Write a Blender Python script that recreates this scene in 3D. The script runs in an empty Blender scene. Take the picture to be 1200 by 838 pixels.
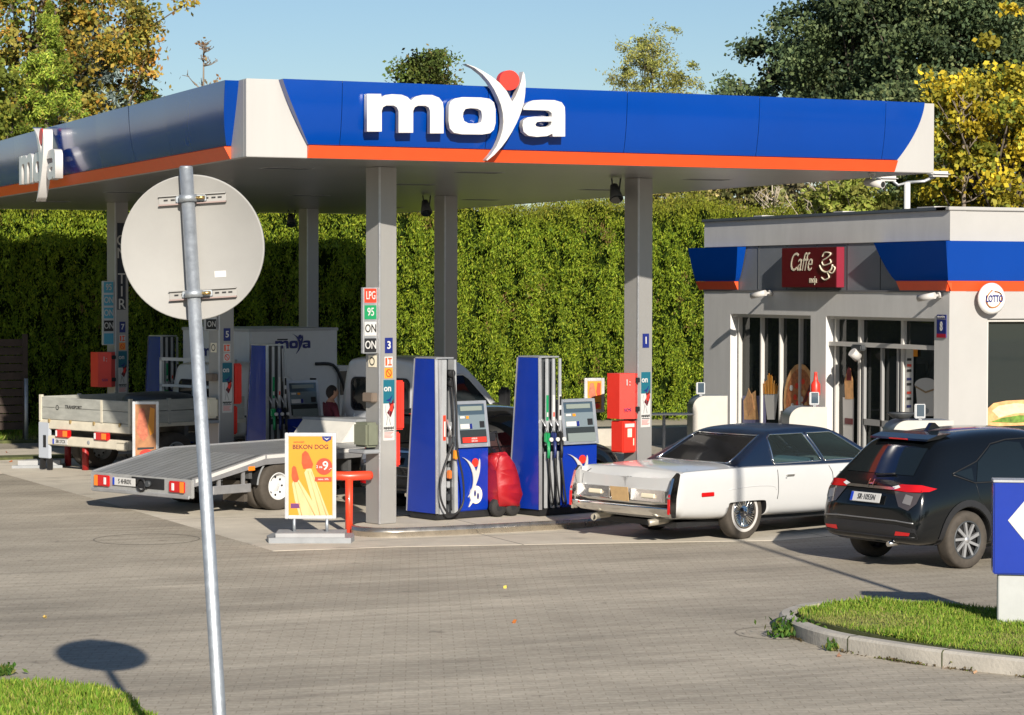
import bpy, bmesh, math, random
import numpy as np
from mathutils import Vector, Matrix
from mathutils.bvhtree import BVHTree
random.seed(7); RNG = np.random.default_rng(11)
R = math.radians; PI = math.pi
S = bpy.context.scene; COL = S.collection
# ------------------------------------------------------------ camera, sky, sun, exposure
FPX, YAW, PITCH, ROLL, CAMZ = 2861.4, R(23.19), R(1.674), R(0.12), 3.2
FW = Vector((math.sin(YAW)*math.cos(PITCH), math.cos(YAW)*math.cos(PITCH), -math.sin(PITCH)))
RT0 = Vector((math.cos(YAW), -math.sin(YAW), 0)); UP0 = RT0.cross(FW)
RT = RT0*math.cos(ROLL)+UP0*math.sin(ROLL); UP = -RT0*math.sin(ROLL)+UP0*math.cos(ROLL)
CP = Vector((0, 0, CAMZ))
cam = bpy.data.objects.new('camera', bpy.data.cameras.new('camera')); COL.objects.link(cam)
cam.data.sensor_width = 36; cam.data.lens = FPX/1200*36; cam.data.clip_end = 2000
M3 = Matrix((RT, UP, -FW)).transposed()
cam.matrix_world = Matrix.Translation(CP) @ M3.to_4x4()
S.camera = cam
S.view_settings.view_transform = 'Standard'; S.view_settings.look = 'None'
S.view_settings.exposure = 0.5; S.view_settings.gamma = 1
S.render.resolution_x = 1024; S.render.resolution_y = 715
SUN_EL, SUN_AZ = R(24), R(9.8)            # light travels towards +v, a little towards +u
wd = bpy.data.worlds.new('World'); S.world = wd; wd.use_nodes = True
nt = wd.node_tree; bg = nt.nodes['Background']; sk = nt.nodes.new('ShaderNodeTexSky')
sk.sky_type = 'NISHITA'; sk.sun_disc = False; sk.sun_elevation = SUN_EL
sk.sun_rotation = SUN_AZ + PI; sk.air_density = 1.0; sk.dust_density = .25; sk.ozone_density = 3.6
nt.links.new(sk.outputs[0], bg.inputs[0]); bg.inputs[1].default_value = 0.066
sl = bpy.data.lights.new('sun', 'SUN'); sl.energy = 5.0; sl.angle = R(0.55); sl.color = (1, 0.925, 0.81)
so = bpy.data.objects.new('sun', sl); COL.objects.link(so)
sd = Vector((math.sin(SUN_AZ)*math.cos(SUN_EL), math.cos(SUN_AZ)*math.cos(SUN_EL), -math.sin(SUN_EL)))
so.rotation_euler = sd.to_track_quat('-Z', 'Y').to_euler(); so.location = (0, -20, 30)

# points of the place measured along a sight line until a known plane
def ray(x, y): return FW + RT*((x-600)/FPX) - UP*((y-419)/FPX)
def atz(x, y, z=0.0): d = ray(x, y); return CP + d*((z-CAMZ)/d.z)
def atu(x, y, u): d = ray(x, y); return CP + d*(u/d.x)
def atv(x, y, v): d = ray(x, y); return CP + d*(v/d.y)
def atd(x, y, dd): return CP + ray(x, y)*dd
# ------------------------------------------------------------ materials
MATS = {}
def mat(name, col=(.5,.5,.5), rough=.6, metal=0, spec=.5, coat=0, var=0, vscale=6, bump=0, bscale=40, attr=False, trans=0, alpha=1, emit=None, stretch=None):
    if name in MATS: return MATS[name]
    m = bpy.data.materials.new(name); m.use_nodes = True; n = m.node_tree.nodes; l = m.node_tree.links
    b = n['Principled BSDF']; b.inputs['Base Color'].default_value = (*col, 1)
    b.inputs['Roughness'].default_value = rough; b.inputs['Metallic'].default_value = metal
    b.inputs['Specular IOR Level'].default_value = spec; b.inputs['Coat Weight'].default_value = coat
    b.inputs['Coat Roughness'].default_value = .04
    b.inputs['Transmission Weight'].default_value = trans; b.inputs['Alpha'].default_value = alpha
    if emit: b.inputs['Emission Color'].default_value = (*emit, 1); b.inputs['Emission Strength'].default_value = 1
    if var or bump:
        tc = n.new('ShaderNodeTexCoord'); mp = n.new('ShaderNodeMapping'); l.new(tc.outputs['Object'], mp.inputs[0])
        if stretch: mp.inputs['Scale'].default_value = stretch
    if var:
        t = n.new('ShaderNodeTexNoise'); t.inputs['Scale'].default_value = vscale; t.inputs['Detail'].default_value = 6; t.inputs['Roughness'].default_value = .65
        l.new(mp.outputs[0], t.inputs[0])
        mr = n.new('ShaderNodeMapRange'); mr.inputs[1].default_value = .3; mr.inputs[2].default_value = .7; mr.inputs[3].default_value = 1-var; mr.inputs[4].default_value = 1+var
        l.new(t.outputs[0], mr.inputs[0])
        mx = n.new('ShaderNodeVectorMath'); mx.operation = 'SCALE'; mx.inputs[0].default_value = col
        l.new(mr.outputs[0], mx.inputs['Scale']); l.new(mx.outputs[0], b.inputs['Base Color'])
        mr2 = n.new('ShaderNodeMapRange'); mr2.inputs[3].default_value = max(0, rough-.12*var*3); mr2.inputs[4].default_value = min(1, rough+.12*var*3)
        l.new(t.outputs[0], mr2.inputs[0]); l.new(mr2.outputs[0], b.inputs['Roughness'])
    if bump:
        t = n.new('ShaderNodeTexNoise'); t.inputs['Scale'].default_value = bscale; t.inputs['Detail'].default_value = 4; l.new(mp.outputs[0], t.inputs[0])
        bp = n.new('ShaderNodeBump'); bp.inputs['Strength'].default_value = bump; bp.inputs['Distance'].default_value = .02
        l.new(t.outputs[0], bp.inputs['Height']); l.new(bp.outputs[0], b.inputs['Normal'])
    MATS[name] = m; return m
def leafmat(name, trans=.35, rough=.55):
    m = bpy.data.materials.new(name); m.use_nodes = True; n = m.node_tree.nodes; l = m.node_tree.links
    b = n['Principled BSDF']; a = n.new('ShaderNodeAttribute'); a.attribute_name = 'tone'
    l.new(a.outputs['Color'], b.inputs['Base Color']); b.inputs['Roughness'].default_value = rough; b.inputs['Specular IOR Level'].default_value = .12
    t = n.new('ShaderNodeBsdfTranslucent'); l.new(a.outputs['Color'], t.inputs[0]); mx = n.new('ShaderNodeMixShader'); mx.inputs[0].default_value = trans
    l.new(b.outputs[0], mx.inputs[1]); l.new(t.outputs[0], mx.inputs[2]); l.new(mx.outputs[0], n['Material Output'].inputs[0]); return m
def glassmat(name, tint, clear, rough=.02):
    m = bpy.data.materials.new(name); m.use_nodes = True; n = m.node_tree.nodes; l = m.node_tree.links
    b = n['Principled BSDF']; b.inputs['Base Color'].default_value = (tint[0]*.15, tint[1]*.15, tint[2]*.15, 1); b.inputs['Roughness'].default_value = rough
    b.inputs['Specular IOR Level'].default_value = .8
    t = n.new('ShaderNodeBsdfTransparent'); t.inputs[0].default_value = (*tint, 1); mx = n.new('ShaderNodeMixShader')
    fr = n.new('ShaderNodeFresnel'); fr.inputs[0].default_value = 1.5; mr = n.new('ShaderNodeMapRange'); mr.inputs[3].default_value = clear; mr.inputs[4].default_value = 0
    l.new(fr.outputs[0], mr.inputs[0]); l.new(mr.outputs[0], mx.inputs[0]); l.new(b.outputs[0], mx.inputs[1]); l.new(t.outputs[0], mx.inputs[2])
    l.new(mx.outputs[0], n['Material Output'].inputs[0]); MATS[name] = m; return m
def brushed(name, col, rough=.3): return mat(name, col, rough, metal=1, var=.12, vscale=8, stretch=(1,1,8))
WHITE = mat('white_paint', (.52,.50,.48), .45, var=.05, vscale=3)
CLADW = mat('cladding_white', (.41,.40,.385), .5, var=.07, vscale=1.2, stretch=(1,1,.15))
CLADG = mat('cladding_grey', (.20,.215,.24), .5, var=.06, vscale=1.5)
BLUE = mat('gloss_blue', (.0,.042,.27), .16, coat=.15, spec=.35, var=.05, vscale=.7)
BLUE2 = mat('pump_blue', (.004,.03,.30), .25, coat=.4, var=.06, vscale=3)
ORANGE = mat('orange_red', (.80,.085,.02), .4, var=.04)
DKRED = mat('dark_red', (.25,.01,.02), .5)
RED = mat('red_plastic', (.72,.035,.02), .4, var=.06, vscale=4)
REDV = mat('red_vinyl', (.34,.010,.015), .42, var=.1, vscale=5, bump=.3, bscale=9)
BLACK = mat('black_plastic', (.015,.015,.016), .5, var=.2)
RUBBER = mat('rubber', (.060,.050,.040), .85, var=.25, vscale=9)
CHROME = mat('chrome', (.75,.74,.72), .12, metal=1, var=.1, vscale=5)
STEEL = mat('galvanised_steel', (.42,.45,.48), .55, metal=.75, var=.16, vscale=14, bump=.1)
ALU = mat('aluminium', (.55,.55,.56), .38, metal=.7, var=.12, vscale=4)
SILVER = mat('silver_paint', (.42,.43,.44), .4, metal=.3, var=.08)
COLPAINT = mat('column_paint', (.36,.35,.335), .42, metal=.35, var=.05, vscale=2, stretch=(1,1,.3))
GREYP = mat('grey_plastic', (.26,.27,.28), .5, var=.1)
DARKG = mat('dark_grey', (.05,.055,.06), .5, var=.1)
NAVY = mat('navy', (.01,.02,.16), .4)
TEAL = mat('teal_print', (.01,.12,.17), .4)
YEL = mat('yellow_print', (.68,.25,.012), .4, var=.05, vscale=2)
REDP = mat('red_print', (.75,.05,.02), .4)
GREENP = mat('green_print', (.01,.25,.09), .4)
ORP = mat('orange_print', (.8,.3,.03), .4)
MAROON = mat('maroon', (.11,.004,.010), .35, var=.05)
CREAM = mat('cream', (.80,.72,.55), .5)
PAPER = mat('paper_white', (.56,.55,.53), .5)
GLOSSDK = mat('dark_glass', (.008,.012,.014), .04, spec=.7)
SCREEN = mat('screen_glass', (.05,.075,.10), .08, spec=.7)
LAMPR = mat('lamp_red', (.50,.008,.010), .12, coat=.6)
LAMPO = mat('lamp_orange', (.8,.22,.02), .15, coat=.5)
LAMPW = mat('lamp_clear', (.7,.7,.7), .1, coat=.5)
SKIN = mat('skin', (.45,.24,.15), .55)
BREAD = mat('bread', (.62,.34,.14), .6, var=.3, vscale=9)
CHEESE = mat('bake', (.45,.16,.06), .6, var=.5, vscale=12)
CONC = mat('concrete', (.40,.37,.32), .85, var=.14, vscale=2.2, bump=.25, bscale=30)
BARK = mat('bark', (.10,.08,.06), .9, var=.3, vscale=8)
GLASS = glassmat('window_glass', (.35,.42,.40), .55)
CARGLASS = glassmat('car_glass', (.62,.80,.80), .9)
# ------------------------------------------------------------ mesh helpers
def tag(o, label=None, cat=None, group=None, kind=None):
    if label: o['label'] = label
    if cat: o['category'] = cat
    if group: o['group'] = group
    if kind: o['kind'] = kind
    return o
def thing(name, loc=(0,0,0), rz=0, label=None, cat=None, group=None):
    o = bpy.data.objects.new(name, None); COL.objects.link(o); o.empty_display_size = .2
    o.location = loc; o.rotation_euler = (0, 0, rz); return tag(o, label, cat, group)
def link(name, me, parent=None):
    o = bpy.data.objects.new(name, me); COL.objects.link(o)
    if parent is not None: o.parent = parent
    return o
class MB:
    """collects shapes into one mesh"""
    def __init__(s): s.bm = bmesh.new(); s.mats = []; s.sm = []
    def _m(s, m):
        if m not in s.mats: s.mats.append(m)
        return s.mats.index(m)
    def _add(s, geomfaces, m, smooth=False):
        i = s._m(m)
        for f in geomfaces: f.material_index = i; f.smooth = smooth
    def box(s, lo, hi, m, bev=0, rz=0, piv=None, mtx=None):
        t = bmesh.new(); bmesh.ops.create_cube(t, size=1)
        c = [(a+b)/2 for a, b in zip(lo, hi)]; d = [abs(b-a) for a, b in zip(lo, hi)]
        bmesh.ops.scale(t, vec=d, verts=t.verts); 
        if bev: bmesh.ops.bevel(t, geom=t.edges[:], offset=min(bev, min(d)*.45), segments=2, affect='EDGES', clamp_overlap=True)
        bmesh.ops.translate(t, vec=c, verts=t.verts)
        if rz: bmesh.ops.rotate(t, cent=piv or c, matrix=Matrix.Rotation(rz, 3, 'Z'), verts=t.verts)
        if mtx: bmesh.ops.transform(t, matrix=mtx, verts=t.verts)
        s.merge(t, m); return s
    def merge(s, t, m=None, smooth=False):
        vm = {v: s.bm.verts.new(v.co) for v in t.verts}
        i = s._m(m)
        for f in t.faces:
            try: g = s.bm.faces.new([vm[v] for v in f.verts])
            except ValueError: continue
            g.material_index = i; g.smooth = smooth
        t.free()
    def cyl(s, p0, p1, r, m, r1=None, n=16, cap=True):
        p0 = Vector(p0); p1 = Vector(p1); d = p1-p0; q = d.to_track_quat('Z', 'Y').to_matrix()
        r1 = r if r1 is None else r1; i = s._m(m)
        a = [s.bm.verts.new(p0+q@Vector((r*math.cos(2*PI*k/n), r*math.sin(2*PI*k/n), 0))) for k in range(n)]
        b = [s.bm.verts.new(p1+q@Vector((r1*math.cos(2*PI*k/n), r1*math.sin(2*PI*k/n), 0))) for k in range(n)]
        for k in range(n):
            f = s.bm.faces.new((a[k], a[(k+1)%n], b[(k+1)%n], b[k])); f.material_index = i; f.smooth = n > 6
        if cap:
            f = s.bm.faces.new(a[::-1]); f.material_index = i; f = s.bm.faces.new(b); f.material_index = i
        return s
    def tube(s, pts, r, m, n=8, rs=None):
        pts = [Vector(p) for p in pts]; i = s._m(m); rings = []; L = len(pts)
        for k, p in enumerate(pts):
            d = (pts[min(k+1, L-1)]-pts[max(k-1, 0)]).normalized(); q = d.to_track_quat('Z', 'Y').to_matrix(); rr = rs[k] if rs else r
            rings.append([s.bm.verts.new(p+q@Vector((rr*math.cos(2*PI*j/n), rr*math.sin(2*PI*j/n), 0))) for j in range(n)])
        for k in range(L-1):
            A, B = rings[k], rings[k+1]
            best = min(range(n), key=lambda o: (A[0].co-B[o].co).length); B = B[best:]+B[:best]; rings[k+1] = B
            for j in range(n):
                f = s.bm.faces.new((A[j], A[(j+1)%n], B[(j+1)%n], B[j])); f.material_index = i; f.smooth = True
        for rg in (rings[0][::-1], rings[-1]):
            try: f = s.bm.faces.new(rg); f.material_index = i
            except ValueError: pass
        return s
    def prism(s, poly, m, frm, d0, d1):
        """poly 2D; frm(a,b,d) -> 3D"""
        i = s._m(m); A = [s.bm.verts.new(frm(a, b, d0)) for a, b in poly]; B = [s.bm.verts.new(frm(a, b, d1)) for a, b in poly]; n = len(poly)
        fs = [s.bm.faces.new(A[::-1]), s.bm.faces.new(B)]
        for k in range(n): fs.append(s.bm.faces.new((A[k], A[(k+1)%n], B[(k+1)%n], B[k])))
        for f in fs: f.material_index = i
        return s
    def quadm(s, grid, m, smooth=True):
        """grid of points rows x cols"""
        i = s._m(m); V = [[s.bm.verts.new(p) for p in row] for row in grid]
        for a in range(len(V)-1):
            for b in range(len(V[0])-1):
                f = s.bm.faces.new((V[a][b], V[a][b+1], V[a+1][b+1], V[a+1][b])); f.material_index = i; f.smooth = smooth
        return s
    def lathe(s, prof, m, c=(0,0,0), axis='Z', n=24):
        i = s._m(m); rings = []
        for r, h in prof:
            ring = []
            for k in range(n):
                a = 2*PI*k/n; x, y = r*math.cos(a), r*math.sin(a)
                p = {'Z': (x, y, h), 'Y': (x, h, y), 'X': (h, x, y)}[axis]; ring.append(s.bm.verts.new(Vector(p)+Vector(c)))
            rings.append(ring)
        for A, B in zip(rings, rings[1:]):
            for k in range(n):
                f = s.bm.faces.new((A[k], A[(k+1)%n], B[(k+1)%n], B[k])); f.material_index = i; f.smooth = True
        return s
    def build(s, name, parent=None, recalc=True):
        if recalc: bmesh.ops.recalc_face_normals(s.bm, faces=s.bm.faces)
        me = bpy.data.meshes.new(name); s.bm.to_mesh(me); s.bm.free()
        for m in s.mats: me.materials.append(m)
        return link(name, me, parent)
XZ = lambda y0: (lambda a, b, d: (a, y0+d, b))      # polygon in x,z, depth y
YZ = lambda x0: (lambda a, b, d: (x0+d, a, b))
XY = lambda a, b, d: (a, b, d)
def curve_mesh(name, loops, thick, m, parent, frame, m_edge=None):
    """flat shape with holes, given thickness. loops in 2D; frame: Matrix placing x,y plane"""
    cu = bpy.data.curves.new(name, 'CURVE'); cu.dimensions = '2D'; cu.fill_mode = 'BOTH'; cu.extrude = thick/2
    for lp in loops:
        sp = cu.splines.new('POLY'); sp.points.add(len(lp)-1); sp.use_cyclic_u = True
        for k, (x, y) in enumerate(lp): sp.points[k].co = (x, y, 0, 1)
    o = bpy.data.objects.new(name, cu); me = bpy.data.meshes.new_from_object(o); bpy.data.objects.remove(o); bpy.data.curves.remove(cu)
    me.transform(frame); me.materials.clear(); me.materials.append(m); me.name = name
    if parent == 'raw': return me
    return link(name, me, parent)
def text(name, s, h, m, parent, frame, sx=1, thick=.004, bold=0, shear=0, align='CENTER', spacing=1):
    cu = bpy.data.curves.new(name, 'FONT'); cu.body = s; cu.size = h/.72; cu.extrude = thick/2; cu.offset = bold*h; cu.align_x = align; cu.shear = shear
    cu.align_y = 'CENTER' if '\n' not in s else 'CENTER'; cu.resolution_u = 3; cu.space_character = spacing
    o = bpy.data.objects.new(name, cu); me = bpy.data.meshes.new_from_object(o); bpy.data.objects.remove(o); bpy.data.curves.remove(cu)
    me.transform(frame @ Matrix.Diagonal((sx, 1, 1, 1))); me.materials.clear(); me.materials.append(m); me.name = name
    if parent == 'raw': return me
    return link(name, me, parent)
def F(o, x=(1,0,0), y=(0,0,1)):
    """frame with origin o, local x and y axes"""
    x = Vector(x).normalized(); y = Vector(y).normalized(); z = x.cross(y); M = Matrix((x, y, z)).transposed().to_4x4(); M.translation = Vector(o); return M
def join(mes, name, parent):
    """several meshes into one"""
    bm = bmesh.new(); mats = []
    for me in mes:
        st = len(bm.faces); bm.from_mesh(me); bm.faces.ensure_lookup_table(); mp = []
        for mm in me.materials:
            if mm not in mats: mats.append(mm)
            mp.append(mats.index(mm))
        for f in bm.faces[st:]: f.material_index = mp[min(f.material_index, len(mp)-1)]
    out = bpy.data.meshes.new(name); bm.to_mesh(out); bm.free()
    for mm in mats: out.materials.append(mm)
    return link(name, out, parent)
def rrect(x0, y0, x1, y1, r, n=5):
    out = []
    for cx, cy, a in ((x1-r, y1-r, 0), (x0+r, y1-r, 90), (x0+r, y0+r, 180), (x1-r, y0+r, 270)):
        for k in range(n+1): t = R(a+90*k/n); out.append((cx+r*math.cos(t), cy+r*math.sin(t)))
    return out
def circ(cx, cy, r, n=28, ry=None): return [(cx+r*math.cos(2*PI*k/n), cy+(ry or r)*math.sin(2*PI*k/n)) for k in range(n)]
def evalmesh(o):
    dg = bpy.context.evaluated_depsgraph_get(); dg.update(); return bpy.data.meshes.new_from_object(o.evaluated_get(dg))
def bvh_of(me):
    return BVHTree.FromPolygons([v.co for v in me.vertices], [tuple(p.vertices) for p in me.polygons])
def gridclip(poly, step):
    bm = bmesh.new(); vs = [bm.verts.new((a, b, 0)) for a, b in poly]; bm.faces.new(vs)
    for ax in (0, 1):
        lo = min(p[ax] for p in poly); hi = max(p[ax] for p in poly); t = lo+step
        while t < hi-1e-4:
            n = [0, 0, 0]; n[ax] = 1; c = [0, 0, 0]; c[ax] = t
            bmesh.ops.bisect_plane(bm, geom=bm.verts[:]+bm.edges[:]+bm.faces[:], plane_co=c, plane_no=n); t += step
    return bm
def decal(tree, poly, axis, side, off, m, mb=None, step=.08, thick=0, org=None, dirv=None):
    """a sheet cut to poly laid on a body surface. axis 'Y': poly in (x,z) seen from side sign; axis 'X': poly in (y,z) seen along x"""
    own = mb is None; mb = mb or MB(); bm = gridclip(poly, step); i = mb._m(m); vm = {}
    for v in bm.verts:
        a, b = v.co.x, v.co.y
        if axis == 'Y': o = Vector((a, 3*side, b)); d = Vector((0, -side, 0))
        elif axis == 'X': o = Vector((8*side, a, b)); d = Vector((-side, 0, 0))
        else: o = Vector((a, b, 5)); d = Vector((0, 0, -1))
        h = tree.ray_cast(o, d)
        if h[0] is None: vm[v] = None; continue
        n = h[1] if h[1].dot(d) < 0 else -h[1]
        vm[v] = mb.bm.verts.new(h[0]+n*off)
    for f in bm.faces:
        vv = [vm[v] for v in f.verts]
        if None in vv: continue
        try: g = mb.bm.faces.new(vv)
        except ValueError: continue
        g.material_index = i; g.smooth = True
    bm.free(); return mb
def trim(tree, line, axis, side, r, m, mb, off=0.0, closed=False, step=.05):
    """a thin bar or groove running over a body surface"""
    pts = []; L = list(line)+([line[0]] if closed else [])
    for (a, b), (c, d) in zip(L, L[1:]):
        n = max(1, int(math.hypot(c-a, d-b)/step))
        for k in range(n): pts.append((a+(c-a)*k/n, b+(d-b)*k/n))
    pts.append(L[-1]); out = []
    for a, b in pts:
        if axis == 'Y': o = Vector((a, 3*side, b)); d = Vector((0, -side, 0))
        elif axis == 'X': o = Vector((8*side, a, b)); d = Vector((-side, 0, 0))
        else: o = Vector((a, b, 5)); d = Vector((0, 0, -1))
        h = tree.ray_cast(o, d)
        if h[0] is not None:
            n = h[1] if h[1].dot(d) < 0 else -h[1]; out.append(h[0]+n*off)
    if len(out) > 1: mb.tube(out, r, m, n=6)
    return mb
def loft(stations, m, sub=2, arches=(), crease=None):
    """closed body from half sections [(x, [(y,z)...])], bottom centre to top centre; wheel arches cut out"""
    bm = bmesh.new(); rings = []
    for x, sec in stations:
        ring = [bm.verts.new((x, y, z)) for y, z in sec]+[bm.verts.new((x, -y, z)) for y, z in sec[-2:0:-1]]; rings.append(ring)
    n = len(rings[0])
    for A, B in zip(rings, rings[1:]):
        for k in range(n): bm.faces.new((A[k], A[(k+1)%n], B[(k+1)%n], B[k]))
    h = n//2
    for ring in (rings[0], rings[-1]):     # ladder caps
        bm.faces.new((ring[0], ring[1], ring[-1])); 
        for k in range(1, h-1): bm.faces.new((ring[k], ring[k+1], ring[n-k-1], ring[n-k]))
        bm.faces.new((ring[h-1], ring[h], ring[h+1]))
    bmesh.ops.recalc_face_normals(bm, faces=bm.faces)
    if crease:
        cl = bm.edges.layers.float.get('crease_edge') or bm.edges.layers.float.new('crease_edge')
        for ri, ring in enumerate(rings[:-1]):
            for k in range(n):
                kk = k if k <= h else n-k
                if kk in crease:
                    e = bm.edges.get((ring[k], rings[ri+1][k]))
                    if e: e[cl] = crease[kk]
    me = bpy.data.meshes.new('b'); bm.to_mesh(me); bm.free(); o = link('tmp', me)
    if sub: md = o.modifiers.new('s', 'SUBSURF'); md.levels = sub; md.render_levels = sub
    cuts = []
    for ar in arches:
        x, z, r = ar[:3]; zt_a = ar[3] if len(ar) > 3 else 9
        for sd_ in (1, -1):
            c = MB(); c.prism([(x+r*math.cos(2*PI*k/48), min(zt_a+.02*math.sin(2*PI*k/48), z+r*math.sin(2*PI*k/48))) for k in range(48)], BLACK, lambda a, b_, d: (a, d, b_), sd_*.60, sd_*1.6); co = c.build('cut'); cuts.append(co)
            md = o.modifiers.new('c', 'BOOLEAN'); md.operation = 'DIFFERENCE'; md.object = co; md.solver = 'EXACT'
    out = evalmesh(o); bpy.data.objects.remove(o)
    for c in cuts: bpy.data.objects.remove(c)
    out.materials.clear(); out.materials.append(m); out.materials.append(BLACK)
    for p in out.polygons:
        p.use_smooth = True; p.material_index = 0
        for ar in arches:
            x, z, r = ar[:3]; c = p.center; d = math.hypot(c.x-x, c.z-z)
            if abs(c.y) > .55 and d < r*1.01 and (abs(p.normal.y) < .3 or (abs(c.y) < .62)): p.material_index = 1; p.use_smooth = False
    return out
def boolcut(me, cutters, op='DIFFERENCE'):
    o = link('tmp', me); cs = []
    for mb in cutters:
        c = mb.build('cut'); cs.append(c); md = o.modifiers.new('c', 'BOOLEAN'); md.operation = op; md.object = c; md.solver = 'EXACT'
    out = evalmesh(o); bpy.data.objects.remove(o)
    for c in cs: bpy.data.objects.remove(c)
    return out
def wheel(parent, x, y, z, r, w, side, style='alloy', rim=None, white=False):
    """rim disc with its tyre; side = outward y sign"""
    rim_m = rim or SILVER; b = MB(); rr = r*(.66 if style == 'alloy' else .56); yo = y+side*w*.5
    b.lathe([(rr*1.02, -side*w*.45), (rr*1.02, side*w*.46), (rr*.96, side*w*.5), (rr*.93, side*w*.44), (rr*.90, side*w*.30)], rim_m, (x, y, z), 'Y', 32)
    if style == 'alloy':
        b.lathe([(0, side*w*.22), (rr*.93, side*w*.16)], BLACK, (x, y, z), 'Y', 32)
        for k in range(9):
            a = 2*PI*k/9; c, s_ = math.cos(a), math.sin(a); a2 = a+.32; tw = .055 if k % 3 else .08
            p = [(rr*.16*math.cos(a-.5), rr*.16*math.sin(a-.5)), (rr*.95*math.cos(a2-.03-tw), rr*.95*math.sin(a2-.03-tw)), (rr*.95*math.cos(a2+tw), rr*.95*math.sin(a2+tw)), (rr*.16*math.cos(a+.5), rr*.16*math.sin(a+.5))]
            b.prism(p, ALU, lambda q, e, d: (x+q, y+d, z+e), side*w*.28, side*w*.43)
        b.lathe([(0, side*w*.46), (rr*.16, side*w*.44), (rr*.2, side*w*.3)], ALU, (x, y, z), 'Y', 16)
    elif style == 'wire':
        b.lathe([(0, side*w*.62), (rr*.18, side*w*.60), (rr*.28, side*w*.46), (rr*.36, side*w*.5), (rr*.42, side*w*.40), (rr*.82, side*w*.46), (rr*.96, side*w*.5)], rim_m, (x, y, z), 'Y', 32)
        for k in range(32):
            a = 2*PI*k/32; b.cyl((x+rr*.42*math.cos(a), y+side*w*.42, z+rr*.42*math.sin(a)), (x+rr*.9*math.cos(a+.1), y+side*w*.50, z+rr*.9*math.sin(a+.1)), .006, CHROME, n=4)
    else:
        b.lathe([(0, side*w*.15), (rr*.35, side*w*.15), (rr*.42, side*w*.05), (rr*.8, side*w*.1), (rr*.95, side*w*.40)], rim_m, (x, y, z), 'Y', 28)
        for k in range(8):
            a = 2*PI*k/8; b.cyl((x+rr*.66*math.cos(a), y+side*w*.02, z+rr*.66*math.sin(a)), (x+rr*.66*math.cos(a), y+side*w*.12, z+rr*.66*math.sin(a)), rr*.09, BLACK, n=8)
    wo = b.build('wheel', parent)
    t = MB(); h = w/2
    t.lathe([(rr, -h*.9), (rr*1.1, -h), (r*.93, -h), (r*.985, -h*.8), (r, -h*.45), (r, h*.45), (r*.985, h*.8), (r*.93, h), (rr*1.1, h), (rr, h*.9)], RUBBER, (x, y, z), 'Y', 40)
    if white: t.lathe([(rr*1.10, side*h*1.01), (rr*1.12, side*h*1.03), (rr*1.28, side*h*1.03), (rr*1.30, side*h*1.01)], WHITE, (x, y, z), 'Y', 40)
    t.build('tyre', wo); return wo
# ------------------------------------------------------------ ground
def paver_mat():
    m = bpy.data.materials.new('pavers'); m.use_nodes = True; n = m.node_tree.nodes; l = m.node_tree.links; b = n['Principled BSDF']
    tc = n.new('ShaderNodeTexCoord'); mp = n.new('ShaderNodeMapping'); mp.inputs['Rotation'].default_value = (0, 0, R(21)); l.new(tc.outputs['Object'], mp.inputs[0])
    br = n.new('ShaderNodeTexBrick'); br.inputs['Scale'].default_value = 1; br.inputs['Brick Width'].default_value = .21; br.inputs['Row Height'].default_value = .105
    br.inputs['Mortar Size'].default_value = .007; br.inputs['Mortar Smooth'].default_value = .4; br.inputs['Bias'].default_value = -.1
    br.inputs['Color1'].default_value = (.375, .33, .262, 1); br.inputs['Color2'].default_value = (.405, .36, .288, 1); br.inputs['Mortar'].default_value = (.315, .275, .212, 1)
    l.new(mp.outputs[0], br.inputs[0])
    def noise(sc, det, lo, hi, a, c, st=None):
        t = n.new('ShaderNodeTexNoise'); t.inputs['Scale'].default_value = sc; t.inputs['Detail'].default_value = det; t.inputs['Roughness'].default_value = .6
        if st:
            m2 = n.new('ShaderNodeMapping'); m2.inputs['Scale'].default_value = st; m2.inputs['Rotation'].default_value = (0, 0, R(22)); l.new(tc.outputs['Object'], m2.inputs[0]); l.new(m2.outputs[0], t.inputs[0])
        else: l.new(tc.outputs['Object'], t.inputs[0])
        r = n.new('ShaderNodeMapRange'); r.inputs[1].default_value = lo; r.inputs[2].default_value = hi; r.inputs[3].default_value = a; r.inputs[4].default_value = c; l.new(t.outputs[0], r.inputs[0]); return r
    cur = br.outputs[0]
    for r in (noise(.16, 4, .35, .65, .86, 1.12), noise(1.1, 6, .3, .7, .90, 1.10), noise(22, 3, .3, .7, .88, 1.14), noise(.5, 5, .54, .75, 1, .74, (.35, 1.4, 1)), noise(3.0, 4, .3, .7, .87, 1.13, (.14, 2.2, 1)), noise(.45, 4, .35, .65, .86, 1.12, (.2, 1.6, 1)), noise(2.4, 3, .66, .74, 1, .62), noise(1.0, 4, .60, .70, 1, .84, (.25, 1.8, 1))):
        v = n.new('ShaderNodeVectorMath'); v.operation = 'SCALE'; l.new(cur, v.inputs[0]); l.new(r.outputs[0], v.inputs['Scale']); cur = v.outputs[0]
    l.new(cur, b.inputs['Base Color']); b.inputs['Roughness'].default_value = .8; b.inputs['Specular IOR Level'].default_value = .35
    bp = n.new('ShaderNodeBump'); bp.inputs['Strength'].default_value = .35; bp.inputs['Distance'].default_value = .004; bp.invert = True
    l.new(br.outputs['Fac'], bp.inputs['Height']); l.new(bp.outputs[0], b.inputs['Normal']); return m
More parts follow.
